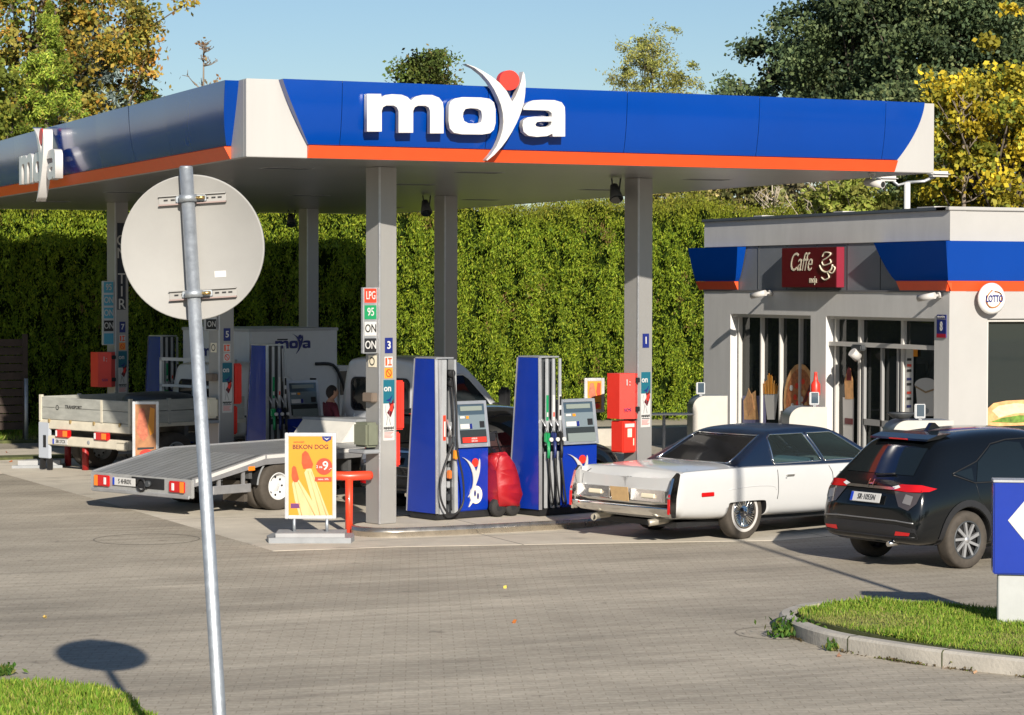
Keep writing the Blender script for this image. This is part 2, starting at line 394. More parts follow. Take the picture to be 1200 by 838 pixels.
def slab_mat():
    m = bpy.data.materials.new('slab'); m.use_nodes = True; n = m.node_tree.nodes; l = m.node_tree.links; b = n['Principled BSDF']
    tc = n.new('ShaderNodeTexCoord'); cur = None
    br = n.new('ShaderNodeTexBrick'); br.inputs['Scale'].default_value = 1; br.offset = 0; br.inputs['Brick Width'].default_value = 4.0; br.inputs['Row Height'].default_value = 3.6; br.inputs['Mortar Size'].default_value = .012
    br.inputs['Color1'].default_value = (.59, .53, .435, 1); br.inputs['Color2'].default_value = (.55, .50, .41, 1); br.inputs['Mortar'].default_value = (.2, .18, .15, 1); l.new(tc.outputs['Object'], br.inputs[0]); cur = br.outputs[0]
    for sc, lo, hi, a, c in ((.4, .35, .65, .84, 1.08), (3, .3, .7, .92, 1.06), (40, .3, .7, .93, 1.05), (1.3, .6, .72, 1, .72)):
        t = n.new('ShaderNodeTexNoise'); t.inputs['Scale'].default_value = sc; t.inputs['Detail'].default_value = 5; l.new(tc.outputs['Object'], t.inputs[0])
        r = n.new('ShaderNodeMapRange'); r.inputs[1].default_value = lo; r.inputs[2].default_value = hi; r.inputs[3].default_value = a; r.inputs[4].default_value = c; l.new(t.outputs[0], r.inputs[0])
        v = n.new('ShaderNodeVectorMath'); v.operation = 'SCALE'; l.new(cur, v.inputs[0]); l.new(r.outputs[0], v.inputs['Scale']); cur = v.outputs[0]
    l.new(cur, b.inputs['Base Color']); b.inputs['Roughness'].default_value = .75; return m
g = MB(); g.quadm([[(-250, -60, 0), (250, -60, 0)], [(-250, 350, 0), (250, 350, 0)]], paver_mat(), False); tag(g.build('paved_ground', None, False), kind='structure')
SLAB = slab_mat()
g = MB(); sp = [(8.35, 41.5), (8.62, 36), (8.78, 32), (8.92, 28.12), (10.47, 28.0), (13.55, 27.3), (15.2, 26.9), (20.5, 28.2), (20.5, 47.5), (-4, 47.5), (-4, 43.2)]
g.prism(sp, SLAB, XY, -.05, .004); tag(g.build('concrete_slab'), kind='structure')
# ------------------------------------------------------------ grass, kerb islands
GRASS = leafmat('grass_blades', .3, .6)
SOIL = mat('soil', (.07, .08, .025), .95, var=.4, vscale=8)
def leafcards(name, P, size, cols, parent=None, aspect=2.0, up=None, m=None, jitter=.35, nrm=None):
    """many separate leaf faces. P (n,3); cols (n,3)"""
    n = len(P); P = np.asarray(P, np.float32); sz = np.asarray(size, np.float32)*np.ones(n, np.float32)
    a = RNG.normal(size=(n, 3)); 
    if up is not None: a = a*jitter + np.asarray(up)
    a /= np.linalg.norm(a, axis=1)[:, None]; b = RNG.normal(size=(n, 3)); b -= (b*a).sum(1)[:, None]*a; b /= np.linalg.norm(b, axis=1)[:, None]
    if nrm is not None:
        b = np.cross(a, nrm+RNG.normal(size=(n, 3))*.5); b /= np.linalg.norm(b, axis=1)[:, None]+1e-6
    L = (a*sz[:, None]*.5); W = (b*sz[:, None]*.5/aspect)
    V = np.stack([P-L, P+W*1.0, P+L, P-W*1.0], 1).reshape(-1, 3)
    me = bpy.data.meshes.new(name); me.vertices.add(4*n); me.loops.add(4*n); me.polygons.add(n)
    me.vertices.foreach_set('co', V.astype(np.float32).ravel()); me.loops.foreach_set('vertex_index', np.arange(4*n, dtype=np.int32))
    me.polygons.foreach_set('loop_start', np.arange(0, 4*n, 4, dtype=np.int32)); me.polygons.foreach_set('loop_total', np.full(n, 4, np.int32))
    at = me.attributes.new('tone', 'FLOAT_COLOR', 'FACE'); c = np.ones((n, 4), np.float32); c[:, :3] = cols; at.data.foreach_set('color', c.ravel())
    me.update(calc_edges=True); me.materials.append(m); return link(name, me, parent)
def palette(n, cols, wts, var=.25):
    cols = np.array(cols); k = RNG.choice(len(cols), n, p=np.array(wts)/sum(wts)); c = cols[k]*(1+RNG.uniform(-var, var, (n, 1))); return np.clip(c, 0, 1)
def inpoly(P, poly):
    x, y = P[:, 0], P[:, 1]; ins = np.zeros(len(P), bool); n = len(poly)
    for i in range(n):
        x0, y0 = poly[i]; x1, y1 = poly[(i+1) % n]; c = ((y0 > y) != (y1 > y)) & (x < (x1-x0)*(y-y0)/(y1-y0+1e-12)+x0); ins ^= c
    return ins
def grass(name, poly, z, n, h):
    xs = [p[0] for p in poly]; ys = [p[1] for p in poly]; P = np.c_[RNG.uniform(min(xs), max(xs), n), RNG.uniform(min(ys), max(ys), n)]; P = P[inpoly(P, poly)]; k = len(P)
    cl = np.sin(P[:, 0]*5.1+1)*np.cos(P[:, 1]*4.3)+np.sin(P[:, 0]*13+P[:, 1]*9)*.5; pn = np.sin(P[:, 0]*1.9+P[:, 1]*1.1+2)+np.sin(P[:, 1]*3.1-P[:, 0]*.7)*.7+RNG.normal(0, .45, k); hh = h*(1+.25*cl)*RNG.uniform(.45, 1.3, k)*np.clip(1-.22*pn, .4, 1.2)
    P3 = np.c_[P, z+hh*.42]
    c = palette(k, [(.13, .25, .025), (.22, .33, .04), (.31, .36, .06), (.38, .33, .12)], [4, 5, 3, 1.0], .3); dry = pn > .95; c[dry] = c[dry]*.45+np.array([.36, .31, .13])*.55
    o = leafcards(name, P3, hh, c, None, 7, (0, 0, 1), GRASS, .38); tag(o, kind='stuff'); return o
def kerb(name, pts, closed, w, h, label, smooth_m=CONC, seg=.0):
    """raised kerb stones along a line (outer face on the line)"""
    n = len(pts); b = MB(); inner = []; out = [Vector((p[0], p[1], 0)) for p in pts]; s = smooth_m
    cen = sum(out, Vector())/n
    for k in range(n):
        a = out[(k-1) % n] if (closed or k > 0) else out[k]; c = out[(k+1) % n] if (closed or k < n-1) else out[k]; d = (c-a).normalized(); nn = Vector((-d.y, d.x, 0))
        if nn.dot(cen-out[k]) < 0: nn = -nn
        inner.append(out[k]+nn*w)
    rows = [[o+Vector((0, 0, z))+(i_-o).normalized()*dx for o, i_ in zip(out, inner)] for z, dx in ((-.05, 0), (h*.85, 0), (h, .025))]+[[i_+Vector((0, 0, z)) for i_ in inner] for z in (h, h-.04)]
    rows = [[r[k] for r in rows] for k in range(n)]
    if closed: rows.append(rows[0])
    b.quadm(rows, s, False); acc = 0
    for k in range(1, n-1):
        acc += (out[k]-out[k-1]).length
        if acc > 1.0:
            acc = 0; d = (out[k+1]-out[k]).normalized()*.006; nn = (inner[k]-out[k]).normalized()
            b.quadm([[out[k]-d-nn*.003+Vector((0, 0, z)), out[k]+d-nn*.003+Vector((0, 0, z))] for z in (0, h*.86)]+[[out[k]-d+nn*.02+Vector((0, 0, h+.003)), out[k]+d+nn*.02+Vector((0, 0, h+.003))], [inner[k]-d+Vector((0, 0, h+.003)), inner[k]+d+Vector((0, 0, h+.003))]], SOIL, False)
    return tag(b.build(name), kind='structure')
def smoothpts(pts, k=6, closed=False):
    out = []; n = len(pts)
    for i in range(n if closed else n-1):
        p0 = pts[(i-1) % n] if closed or i > 0 else pts[i]; p1 = pts[i]; p2 = pts[(i+1) % n]; p3 = pts[(i+2) % n] if closed or i < n-2 else pts[(i+1) % n]
        for j in range(k):
            t = j/k; out.append(tuple(.5*((2*b)+(c-a)*t+(2*a-5*b+4*c-d)*t*t+(3*b-a-3*c+d)*t**3) for a, b, c, d in zip(p0, p1, p2, p3)))
    if not closed: out.append(tuple(pts[-1]))
    return out
w2 = lambda x, y, z=0: tuple(atz(x, y, z)[:2])
ko = smoothpts([w2(1440, 752), w2(1180, 731), w2(1060, 719), w2(1000, 718), w2(945, 723), w2(921, 729), w2(913, 736), w2(930, 747), w2(970, 760), w2(1050, 774), w2(1130, 785), w2(1200, 793), w2(1300, 806), w2(1420, 822)], 6)
kerb('kerb', ko, False, .13, .14, None)
gi = smoothpts([w2(1440, 740, .1), w2(1180, 720, .1), w2(1060, 709, .1), w2(1000, 709, .1), w2(950, 714, .1), w2(936, 719, .1), w2(944, 726, .1), w2(985, 737, .1), w2(1060, 752, .1), w2(1130, 763, .1), w2(1200, 771, .1), w2(1440, 800, .1)], 4)
g = MB(); g.prism(gi, SOIL, XY, 0, .11); tag(g.build('verge_soil'), kind='structure'); grass('grass', gi, .11, 95000, .055)
kp = [k_ for k_ in ko if k_[0] < 16][0:]
kq = np.array(smoothpts([w2(914, 737), w2(930, 748), w2(970, 761), w2(1050, 775), w2(1130, 786), w2(1200, 794), w2(1300, 807)], 60)); sel = RNG.integers(0, len(kq), 1500); dens = np.sin(sel*.11)+np.sin(sel*.037+1)+RNG.normal(0, .5, 1500); sel = sel[dens > .35]
P = np.c_[kq[sel]+RNG.normal(0, .014, (len(sel), 2)), np.abs(RNG.normal(.006, .009, len(sel)))]; tag(leafcards('kerb_moss', P, .030, palette(len(sel), [(.10, .12, .03), (.16, .12, .06), (.08, .06, .035)], [2, 2, 3]), None, 1.6, None, GRASS), kind='stuff')
gl = [w2(-260, 800), w2(-5, 809), w2(40, 806), w2(78, 807), w2(112, 813), w2(138, 820), w2(160, 832), w2(185, 852), w2(240, 900), w2(-260, 1000)]
g = MB(); g.prism(gl, SOIL, XY, -.02, .02); tag(g.build('verge_soil'), kind='structure'); grass('grass', gl, .02, 110000, .07)
dirt = [w2(-20, 803), w2(30, 800), w2(85, 804), w2(140, 818), w2(100, 815), w2(40, 808), w2(-20, 812)]
# far left verge below the hedge
gf = [w2(-200, 497), w2(60, 500), w2(60, 519), w2(-200, 523)]
g = MB(); g.prism(gf, SOIL, XY, -.02, .06); tag(g.build('verge_soil'), kind='structure'); grass('grass', gf, .06, 16000, .14)
g = MB(); g.box((4.2, 44.6, -.02), (20, 45.2, .05), SOIL); tag(g.build('verge_soil'), kind='structure')
grass('grass', [(16.5, 44.6), (30, 44.6), (30, 45.9), (16.5, 45.9)], .02, 12000, .13)
g = MB(); g.box((20.6, 44.2, -.02), (30, 44.45, .34), CONC, .02); tag(g.build('low_kerb_wall'), 'low concrete wall at the foot of the hedge behind the shop', 'wall')
# weeds at kerb corner and on joints
def weed(px, py, n, r, h, label, cat='weed'):
    c = atz(px, py); P = np.c_[RNG.normal(0, r, n), RNG.normal(0, r*.5, n), np.abs(RNG.normal(0, h*.5, n))]+np.array([c.x, c.y, .02])
    P[:, 2] = np.abs(P[:, 2])
    tag(leafcards('weed', P, .07, palette(n, [(.05, .12, .02), (.10, .17, .03), (.2, .2, .06)], [3, 3, 1]), None, 2.5, (0, 0, .5), GRASS), label, cat, 'weeds growing along the kerb')
weed(929, 746, 420, .12, .14, 'leafy green weed clump against the round end of the kerb')
weed(981, 762, 90, .05, .06, 'small dry weed tuft in the kerb joint beside fallen leaves')
weed(1128, 782, 90, .04, .08, 'thin dry grass tuft standing at the second kerb joint')
weed(1190, 742, 160, .05, .2, 'grass tuft at the foot of the grey sign pillar')
weed(3, 792, 120, .06, .07, 'low weed on the paving at the left edge of the photo')
LEAF = leafmat('fallen_leaf', .1)
for x, y, c, lb in ((52, 723, (.6, .42, .12), 'single yellow leaf on the paving left of the round shadow'), (593, 688, (.6, .5, .1), 'small yellow leaf on the paving in front of the pumps'), (602, 729, (.4, .14, .04), 'small red brown leaf in the middle of the paving'), (13, 541, (.35, .12, .05), 'brown leaf on the pale slab at the far left'), (8, 530, (.3, .1, .05), 'brown leaf on the slab beside the far grass'), (984, 768, (.55, .3, .18), 'pale pink brown leaf lying against the kerb'), (1108, 782, (.5, .25, .12), 'brown leaf against the kerb at its middle joint'), (1142, 788, (.6, .4, .25), 'pale leaf against the kerb right of the joint tuft'), (30, 798, (.5, .3, .12), 'orange brown leaf at the edge of the near left grass')):
    p = atz(x, y, .012); P = np.array([[p.x, p.y, .014]]*2)+RNG.normal(0, .008, (2, 3))*[1, 1, .3]
    tag(leafcards('fallen_leaf', P, .06, np.array([c, c]), None, 1.4, (1, .4, .15), LEAF, .5), lb, 'leaf', 'fallen leaves')
c_ = [atz(135, 653), ]
# round manhole covers in the paving
def cover(px, py, r, lb, m=CONC):
    p = atz(px, py); b = MB(); b.lathe([(r*.985, .003), (r*1.015, .003)], mat('cover_ring', (.19, .17, .14), .9), (0, 0, 0), n=64); o = b.build('manhole_cover'); o.location = (p.x, p.y, 0); tag(o, lb, 'manhole cover')
PAVC = mat('cover_fill', (.27, .245, .20), .85, var=.15, vscale=5)
cover(915, 742, .42, 'round cover ring half under the tip of the kerb island', PAVC)
cover(172, 632, .66, 'large round filled manhole cover in the paving left of the pole', PAVC)
# ------------------------------------------------------------ pump islands
TH = R(18.3)
def island(name, poly, h, lb):
    b = MB(); b.prism(poly, SLAB, XY, 0, h-.004); t = tag(b.build(name), lb, 'kerb island', 'raised pump islands under the canopy')
    k = MB(); n = len(poly); cen = Vector((sum(p[0] for p in poly)/n, sum(p[1] for p in poly)/n, 0))
    rows = []
    for p in poly+[poly[0]]:
        v = Vector((p[0], p[1], 0)); d = (v-cen).normalized(); rows.append([v+d*.012, v+d*.012+Vector((0, 0, h*.52)), v+d*.022+Vector((0, 0, h*.60)), v+d*.012+Vector((0, 0, h*.66)), v+d*.012+Vector((0, 0, h)), v-d*.04+Vector((0, 0, h+.004))])
    k.quadm(rows, mat('kerb_steel', (.50, .45, .38), .28, metal=.9, var=.2, vscale=5)); k.build('steel_edging', t)
    return t
def offs(poly, d): return [(x+d[0], y+d[1]) for x, y in poly]
nose = [(10.98+.55*math.cos(R(a)), 29.52+.50*math.sin(R(a))) for a in (268, 245, 222, 200, 180, 160, 140, 120, 100)]
I1 = nose[::-1]+[(11.5, 29.03), (12.4, 29.1), (13.3, 29.20), (13.6, 29.28), (14.6, 29.75), (15.9, 30.45), (16.5, 30.9), (16.6, 31.3), (16.3, 31.75), (15.5, 31.95), (13.2, 31.2), (11.3, 30.5)]
island('pump_island', I1, .12, 'pump island with metal edge holding the two nearest pumps')
I2 = offs(I1, (.05, 7.4)); island('pump_island', I2, .12, 'middle pump island behind the flatbed tow truck')
island('pump_island', offs(I1, (.1, 14.7)), .12, 'far pump island behind the dropside truck')
# ------------------------------------------------------------ canopy
U0, U1, V0, V1, HZ, FT = 8.55, 18.16, 28.0, 49.2, 4.733, 5.663
can = thing('canopy', (0, 0, 0), 0, 'large flat canopy with blue and orange edge over the pumps', 'canopy')
SOFF = mat('soffit_metal', (.31, .31, .295), .30, metal=.6, var=.10, vscale=.8)
def soffit_mat():
    m = SOFF; n = m.node_tree.nodes; l = m.node_tree.links; b = n['Principled BSDF']; tc = n.new('ShaderNodeTexCoord'); wv = n.new('ShaderNodeTexWave'); wv.bands_direction = 'Y'; wv.inputs['Scale'].default_value = 1.6; l.new(tc.outputs['Object'], wv.inputs[0])
    bp = n.new('ShaderNodeBump'); bp.inputs['Distance'].default_value = .01; bp.inputs['Strength'].default_value = .8; l.new(wv.outputs[1], bp.inputs['Height']); l.new(bp.outputs[0], b.inputs['Normal'])
soffit_mat()
b = MB(); b.box((U0+.05, V0+.05, HZ+.003), (U1-.05, V1-.05, HZ+.06), SOFF); b.build('soffit', can)
for (x_, y_) in ((9.9, 30.6), (12.6, 30.6), (16.4, 31.2), (10.0, 34.6), (13.2, 34.6), (16.6, 35.2), (10.0, 39.6), (13.2, 39.6), (16.6, 40.2), (9.9, 44.6), (13.2, 44.6), (16.6, 45.0)):
    b = MB(); b.box((x_-.30, y_-.14, HZ-.004), (x_+.30, y_+.14, HZ+.004), DARKG); b.box((x_-.33, y_-.17, HZ-.001), (x_+.33, y_+.17, HZ+.002), SILVER); b.build('recessed_lamp', can)
b = MB(); b.box((U0+.08, V0+.08, HZ+.07), (U1-.08, V1-.08, FT-.1), DARKG); b.build('roof_deck', can)
# backing panels (white), four sides
b = MB(); t = .09
b.box((U0, V0, HZ), (U1, V0+t, FT), CLADW, .006); b.box((U0, V0+t+.002, HZ), (U0+t, V1, FT), CLADW, .006); b.box((U1-t, V0+t+.002, HZ), (U1, V1, FT), CLADW, .006); b.box((U0, V1+.002, HZ), (U1, V1+t, FT), CLADW, .006)
b.build('edge_panel', can)
ZO = HZ+.150
def lens(side, L, e0, e1):
    """blue bulged panel of one side. local a along, b height, d outwards"""
    fr = {'front': lambda a, z, d: (U0+a, V0-d, z), 'left': lambda a, z, d: (U0-d, V0+a, z), 'right': lambda a, z, d: (U1+d, V0+a, z)}[side]
    def ends(z):
        t_ = (FT-z)/(FT-ZO); return e0[0]+(e0[1]-e0[0])*(t_**1.25*.65+t_*.35), L-e1[0]-(e1[1]-e1[0])*(t_**1.6)
    N = 14; zs = [ZO+.012+(FT-ZO-.016)*k/N for k in range(N+1)]; pr = lambda z: .055+.115*((z-ZO)/(FT-ZO))**.75+.02*math.sin(PI*(z-ZO)/(FT-ZO))
    edges = [ends(zs[0])[0]]; seams = [1.15+k*1.9 for k in range(int((L-1)/1.9)+1)]
    k = 0; mb = MB(); cols = [0]+[s_/L for s_ in seams if .1 < s_/L < .93]+[1]
    for q in range(len(cols)-1):
        grid = []
        bw = random.uniform(-.006, .012); tl = random.uniform(-.004, .004)
        for z in zs:
            lo, hi = ends(z); A = lo if q == 0 else cols[q]*L+.003; B = hi if q == len(cols)-2 else cols[q+1]*L-.003
            bow = [0, .004, 0]; grid.append([fr(A+(B-A)*j/4, z, pr(z)+bw*math.sin(PI*j/4)+tl*(z-ZO)) for j in range(5)])
        mb.quadm(grid, BLUE)
        mb.quadm([[fr(*p) for p in ((ends(zs[0])[0] if q == 0 else cols[q]*L, zs[0], .0), (ends(zs[0])[1] if q == len(cols)-2 else cols[q+1]*L, zs[0], .0))], [fr(*p) for p in ((ends(zs[0])[0] if q == 0 else cols[q]*L, zs[0], pr(zs[0])), (ends(zs[0])[1] if q == len(cols)-2 else cols[q+1]*L, zs[0], pr(zs[0])))]], DKRED, False)
        mb.quadm([[fr(ends(zs[-1])[0] if q == 0 else cols[q]*L, zs[-1], 0), fr(ends(zs[-1])[1] if q == len(cols)-2 else cols[q+1]*L, zs[-1], 0)], [fr(ends(zs[-1])[0] if q == 0 else cols[q]*L, zs[-1], pr(zs[-1])), fr(ends(zs[-1])[1] if q == len(cols)-2 else cols[q+1]*L, zs[-1], pr(zs[-1]))]], BLUE, False)
    for e in (0, 1): mb.quadm([[fr(ends(z)[e], z, 0), fr(ends(z)[e], z, pr(z))] for z in zs], BLUE, False)
    mb.build('blue_panel', can, False)
    lo, hi = ends(ZO); o = MB(); pp = [(.003, ZO), (.092, ZO), (.010, HZ+.002), (.003, HZ+.002)]; o.quadm([[fr(a_, z, d) for d, z in pp+pp[:1]] for a_ in (lo, hi)], ORANGE, False); o.quadm([[fr(lo, pp[0][1], pp[0][0]), fr(lo, pp[1][1], pp[1][0])], [fr(lo, pp[3][1], pp[3][0]), fr(lo, pp[2][1], pp[2][0])]], ORANGE, False); o.quadm([[fr(hi, pp[0][1], pp[0][0]), fr(hi, pp[1][1], pp[1][0])], [fr(hi, pp[3][1], pp[3][0]), fr(hi, pp[2][1], pp[2][0])]], ORANGE, False); o.build('orange_stripe', can)
lens('front', U1-U0, (.40, .76), (.26, .62)); lens('left', V1-V0, (.30, .62), (.3, .9))
# spot lamps hanging under the canopy, cameras and street lamp at its end
def spot(px, py, z, lb):
    p = atz(px, py, HZ); t = thing('spot_lamp', (p.x, p.y, HZ), 0, lb, 'spot lamp', 'spot lamps hanging under the canopy')
    b = MB(); b.cyl((-.07, 0, 0), (-.05, 0, -.16), .012, DARKG); b.cyl((.07, 0, 0), (.05, 0, -.16), .012, DARKG); b.build('bracket', t)
    b = MB(); b.cyl((-.02, .03, -.10), (-.04, -.10, -.30), .055, DARKG, .10); b.cyl((-.04, -.102, -.303), (-.042, -.11, -.315), .085, GLOSSDK); b.build('lamp_head', t)
spot(500, 229, 0, 'small dark spot lamp under the canopy left of the middle column'); spot(722, 209, 0, 'dark spot lamp under the canopy beside the column numbered 1'); spot(342, 246, 0, 'dark spot lamp at the far back edge of the canopy')
# ------------------------------------------------------------ columns with their prints
def column(name, u, v, num, lb, back=False):
    t = thing(name, (u, v, 0), TH, lb, 'column', 'square steel columns carrying the canopy'); w = .285; zb = .12
    b = MB(); b.box((0, 0, zb), (w, w, HZ), COLPAINT, .006); b.build('shaft', t)
    b = MB(); b.box((-.008, -.008, zb), (.018, .018, HZ-.002), ALU, .004); b.build('corner_strip', t)
    if back: return t
    fx = lambda x, z, d=.004: F((x, -d, z))
    b = MB(); b.box((.09, -.006, 2.33), (.215, 0, 2.53), NAVY); np_ = b.build('number_plate', t); text('digit', num, .10, PAPER, np_, fx(.152, 2.43, .009), bold=.03)
    if num != '1':
        b = MB(); b.box((.085, -.005, 2.15), (.215, 0, 2.285), PAPER); b.box((.095, -.007, 2.17), (.125, -.004, 2.27), ORANGE); b.box((.14, -.007, 2.17), (.20, -.004, 2.19), ORANGE); b.box((.14, -.007, 2.25), (.20, -.004, 2.27), ORANGE); b.box((.162, -.007, 2.19), (.178, -.004, 2.25), ORANGE); b.build('notice_sticker', t)
        b = MB(); b.box((.085, -.005, 2.005), (.215, 0, 2.14), ORP if num != '5' else PAPER)
        for k in range(20): 
            a = 2*PI*k/20; a2 = 2*PI*(k+1)/20; b.prism([(.15+.048*math.cos(a), 2.072+.052*math.sin(a)), (.15+.048*math.cos(a2), 2.072+.052*math.sin(a2)), (.15+.036*math.cos(a2), 2.072+.039*math.sin(a2)), (.15+.036*math.cos(a), 2.072+.039*math.sin(a))], REDP, XZ(-.008), 0, .003)
        b.prism([(.118, 2.10), (.126, 2.108), (.182, 2.045), (.174, 2.037)], REDP, XZ(-.008), 0, .003); b.build('warning_sticker', t)
    # tall printed poster
    b = MB(); b.box((.06, -.006, 1.20), (.245, 0, 1.985), PAPER); b.box((.06, -.008, 1.68), (.245, -.005, 1.985), TEAL)
    b.prism([(.10, 1.72), (.17, 1.70), (.215, 1.79), (.16, 1.74)], NAVY, XZ(-.010), 0, .003)
    b.prism([(.12, 1.56), (.18, 1.50), (.235, 1.62), (.225, 1.74), (.19, 1.68), (.15, 1.70), (.165, 1.62)], MAROON, XZ(-.011), 0, .003)
    b.prism([(.15, 1.60), (.20, 1.57), (.225, 1.68), (.18, 1.66)], RED, XZ(-.013), 0, .003)
    for k in range(12): b.box((.068+.014*k, -.009, 1.345+.006*math.sin(k*2)), (.078+.014*k, -.005, 1.375+.006*math.sin(k*3)), BLACK)
    b.box((.075, -.009, 1.32), (.23, -.005, 1.33), BLACK)
    for k in range(5): b.box((.075, -.009, 1.30-.016*k), (.075+.15-.02*(k % 3), -.005, 1.305-.016*k), REDP)
    for k in range(2): b.tube([(.10+.06*k, -.009, 1.66), (.095+.07*k, -.009, 1.58), (.13+.02*k, -.009, 1.50), (.11+.07*k, -.009, 1.40)], .0035, GREYP, 5)
    p = b.build('poster', t); text('lettering', 'on', .085, PAPER, p, fx(.125, 1.875, .013), bold=.03)
    return t
c3 = column('canopy_column', 10.82, 29.6, '3', 'near column numbered 3 beside the round sign post'); column('canopy_column', 15.25, 31.07, '1', 'right column numbered 1 with a red cabinet on its left')
column('canopy_column', 10.85, 37.0, '5', 'column numbered 5 behind the flatbed'); c7 = column('canopy_column', 11.0, 44.25, '7', 'far left column lettered ON TIR downwards')
column('canopy_column', 15.29, 38.6, '', 'dark shaded column in the middle rising behind the nearest pump', True); column('canopy_column', 15.38, 46.25, '', 'farthest column rising behind the white box van', True)
b = MB(); b.box((.045, -.005, 2.75), (.225, 0, 4.35), mat('lettering_band', (.012, .016, .03), .3)); bd = b.build('lettering_band', c7)
for k, ch in enumerate('ON TIR'):
    if ch != ' ': text('lettering', ch, .20, PAPER, bd, F((.135, -.010, 4.02-.235*k)), bold=.005)
# things fixed on the columns (each in its column's frame)
def colpt(u, v, x, y, z): c, s_ = math.cos(TH), math.sin(TH); return (u+c*x-s_*y, v+s_*x+c*y, z)
def redbox(u, v, x, y, z0, z1, w, lb, facet=False, dark=False):
    t = thing('extinguisher_cabinet', colpt(u, v, x, y, z0), TH, lb, 'cabinet', 'red cabinets fixed to the columns'); h = z1-z0
    b = MB()
    if facet: b.prism([(-w, .05), (-w, .30), (0, .30), (0, 0), (-w*.38, -.07)], RED, XY, 0, h)
    else: b.box((0, 0, 0), (w, .30, h), RED, .02)
    b.build('cabinet', t); b = MB()
    if facet:
        b.bm.free()
        for z in (h*.16, h*.8): MB().box((-w*.36, -.085, z), (-w*.10, -.03, z+.07), BLACK, .008).build('latch', t)
        text('lettering', '1:', .09, PAPER, t, F((-w*.72, -.03, h*.80), (1, -.35, 0))); text('lettering', 'SOS', .045, NAVY, t, F((-w*.72, -.03, h*.2), (1, -.35, 0)))
    else: b.box((.02, -.006, h*.05), (w-.02, -.001, h*.95), RED, .002); b.box((w*.45, -.012, h*.12), (w*.52, -.006, h*.88), RED); b.build('lid', t)
redbox(10.82, 29.6, .29, .02, 1.33, 1.97, .15, 'red cabinet on the right side of column 3, upper one'); redbox(10.82, 29.6, .29, .04, .85, 1.30, .10, 'narrow red box below the cabinet on column 3')
redbox(10.85, 37.0, .29, .02, 1.33, 1.97, .17, 'dark red cabinet in the shade beside column 5'); redbox(10.85, 37.0, .29, .04, .85, 1.30, .10, 'sunlit narrow red box below the cabinet on column 5')
redbox(11.0, 44.25, -.002, .0, 1.33, 1.97, .34, 'red cabinet left of the far column lettered ON TIR', True)
redbox(15.25, 31.07, -.002, .0, 1.33, 1.97, .31, 'red cabinet with two black latches left of column 1', True)
t = thing('extinguisher_cabinet', colpt(15.25, 31.07, -.27, .02, .85), TH, 'red box with white labels under the latched cabinet', 'cabinet', 'red cabinets fixed to the columns')
b = MB(); b.box((0, 0, 0), (.265, .25, .45), RED, .015); b.build('cabinet', t); b = MB(); b.box((.04, -.006, .36), (.22, 0, .41), PAPER); b.box((.09, -.006, .22), (.17, 0, .34), CREAM); b.box((.20, -.006, .10), (.215, 0, .2), CREAM); b.build('label', t)
def fuelboard(u, v, items, lb, z1, z0, w=.19):
    t = thing('fuel_board', colpt(u, v, -.125, .03, z0), TH, lb, 'sign', 'boards of fuel types on the columns'); b = MB(); b.box((-w/2-.02, 0, 0), (w/2+.05, .05, z1-z0), ALU, .006); b.build('board', t)
    n = len(items); h = (z1-z0)/n
    for k, (s_, mb_, mt) in enumerate(items):
        zc = (z1-z0)-h*(k+.5); b = MB(); b.box((-w/2, -.006, zc-h*.42), (w/2, -.001, zc+h*.42), mb_); p = b.build('panel', t)
        if s_: text('lettering', s_, h*.5, mt, p, F((0, -.010, zc)), sx=.62 if len(s_) > 2 else .8, bold=.01)
fuelboard(10.82, 29.6, [('LPG', REDP, PAPER), ('95', GREENP, PAPER), ('ON', PAPER, BLACK), ('ON', BLACK, PAPER)], 'fuel board reading LPG 95 ON ON beside column 3', 3.18, 2.33)
BL = mat('pale_blue_print', (.08, .35, .50), .4)
fuelboard(11.0, 44.25, [('95', BL, PAPER), ('ON', BL, PAPER), ('ON', BL, PAPER), ('ON', BLACK, PAPER), ('', BL, PAPER)], 'pale blue fuel board beside the far ON TIR column', 3.28, 2.10, .2)
fuelboard(10.85, 37.0, [('LPG', REDP, PAPER), ('95', GREENP, PAPER), ('ON', PAPER, BLACK), ('ON', BLACK, PAPER)], 'fuel board half hidden behind the round sign at column 5', 3.25, 2.50)
for (u, v, lb) in ((10.82, 29.6, 'small yellow round warning plate on the side of column 3'), (10.85, 37.0, 'small yellow warning plate on the side of column 5')):
    t = thing('warning_plate', colpt(u, v, -.001, .06, 2.15), TH, lb, 'plate', 'yellow warning plates on the columns'); b = MB(); b.box((-.006, 0, 0), (0, .16, .15), CREAM); b.lathe([(.055, -.010), (.040, -.010)], BLACK, (0, .08, .075), 'X', 20); b.build('plate', t)
for (u, v, lb, l2) in ((10.82, 29.6, 'grey green dispenser box with small shelf on the side of column 3', 'small brown box on the side of column 3'), (10.85, 37.0, 'beige dispenser box on the side of column 5', 'small grey box on the side of column 5 above the dispenser')):
    t = thing('glove_dispenser', colpt(u, v, -.002, .0, 1.12), TH, lb, 'dispenser', 'glove dispensers on the columns'); b = MB(); b.box((-.20, .0, .0), (0, .30, .32), mat('olive_box', (.16, .17, .12), .5, var=.1) if u < 10.84 else CREAM, .03); b.build('housing', t)
    b = MB(); b.box((-.26, -.02, -.08), (0, .32, -.03), GREYP, .01); b.build('shelf', t)
    t = thing('paper_box', colpt(u, v, -.002, .03, 1.70), TH, l2, 'box', 'small boxes on the columns'); b = MB(); b.box((-.10, 0, 0), (0, .2, .12), mat('brown_box', (.17, .13, .10), .5), .01); b.build('housing', t)
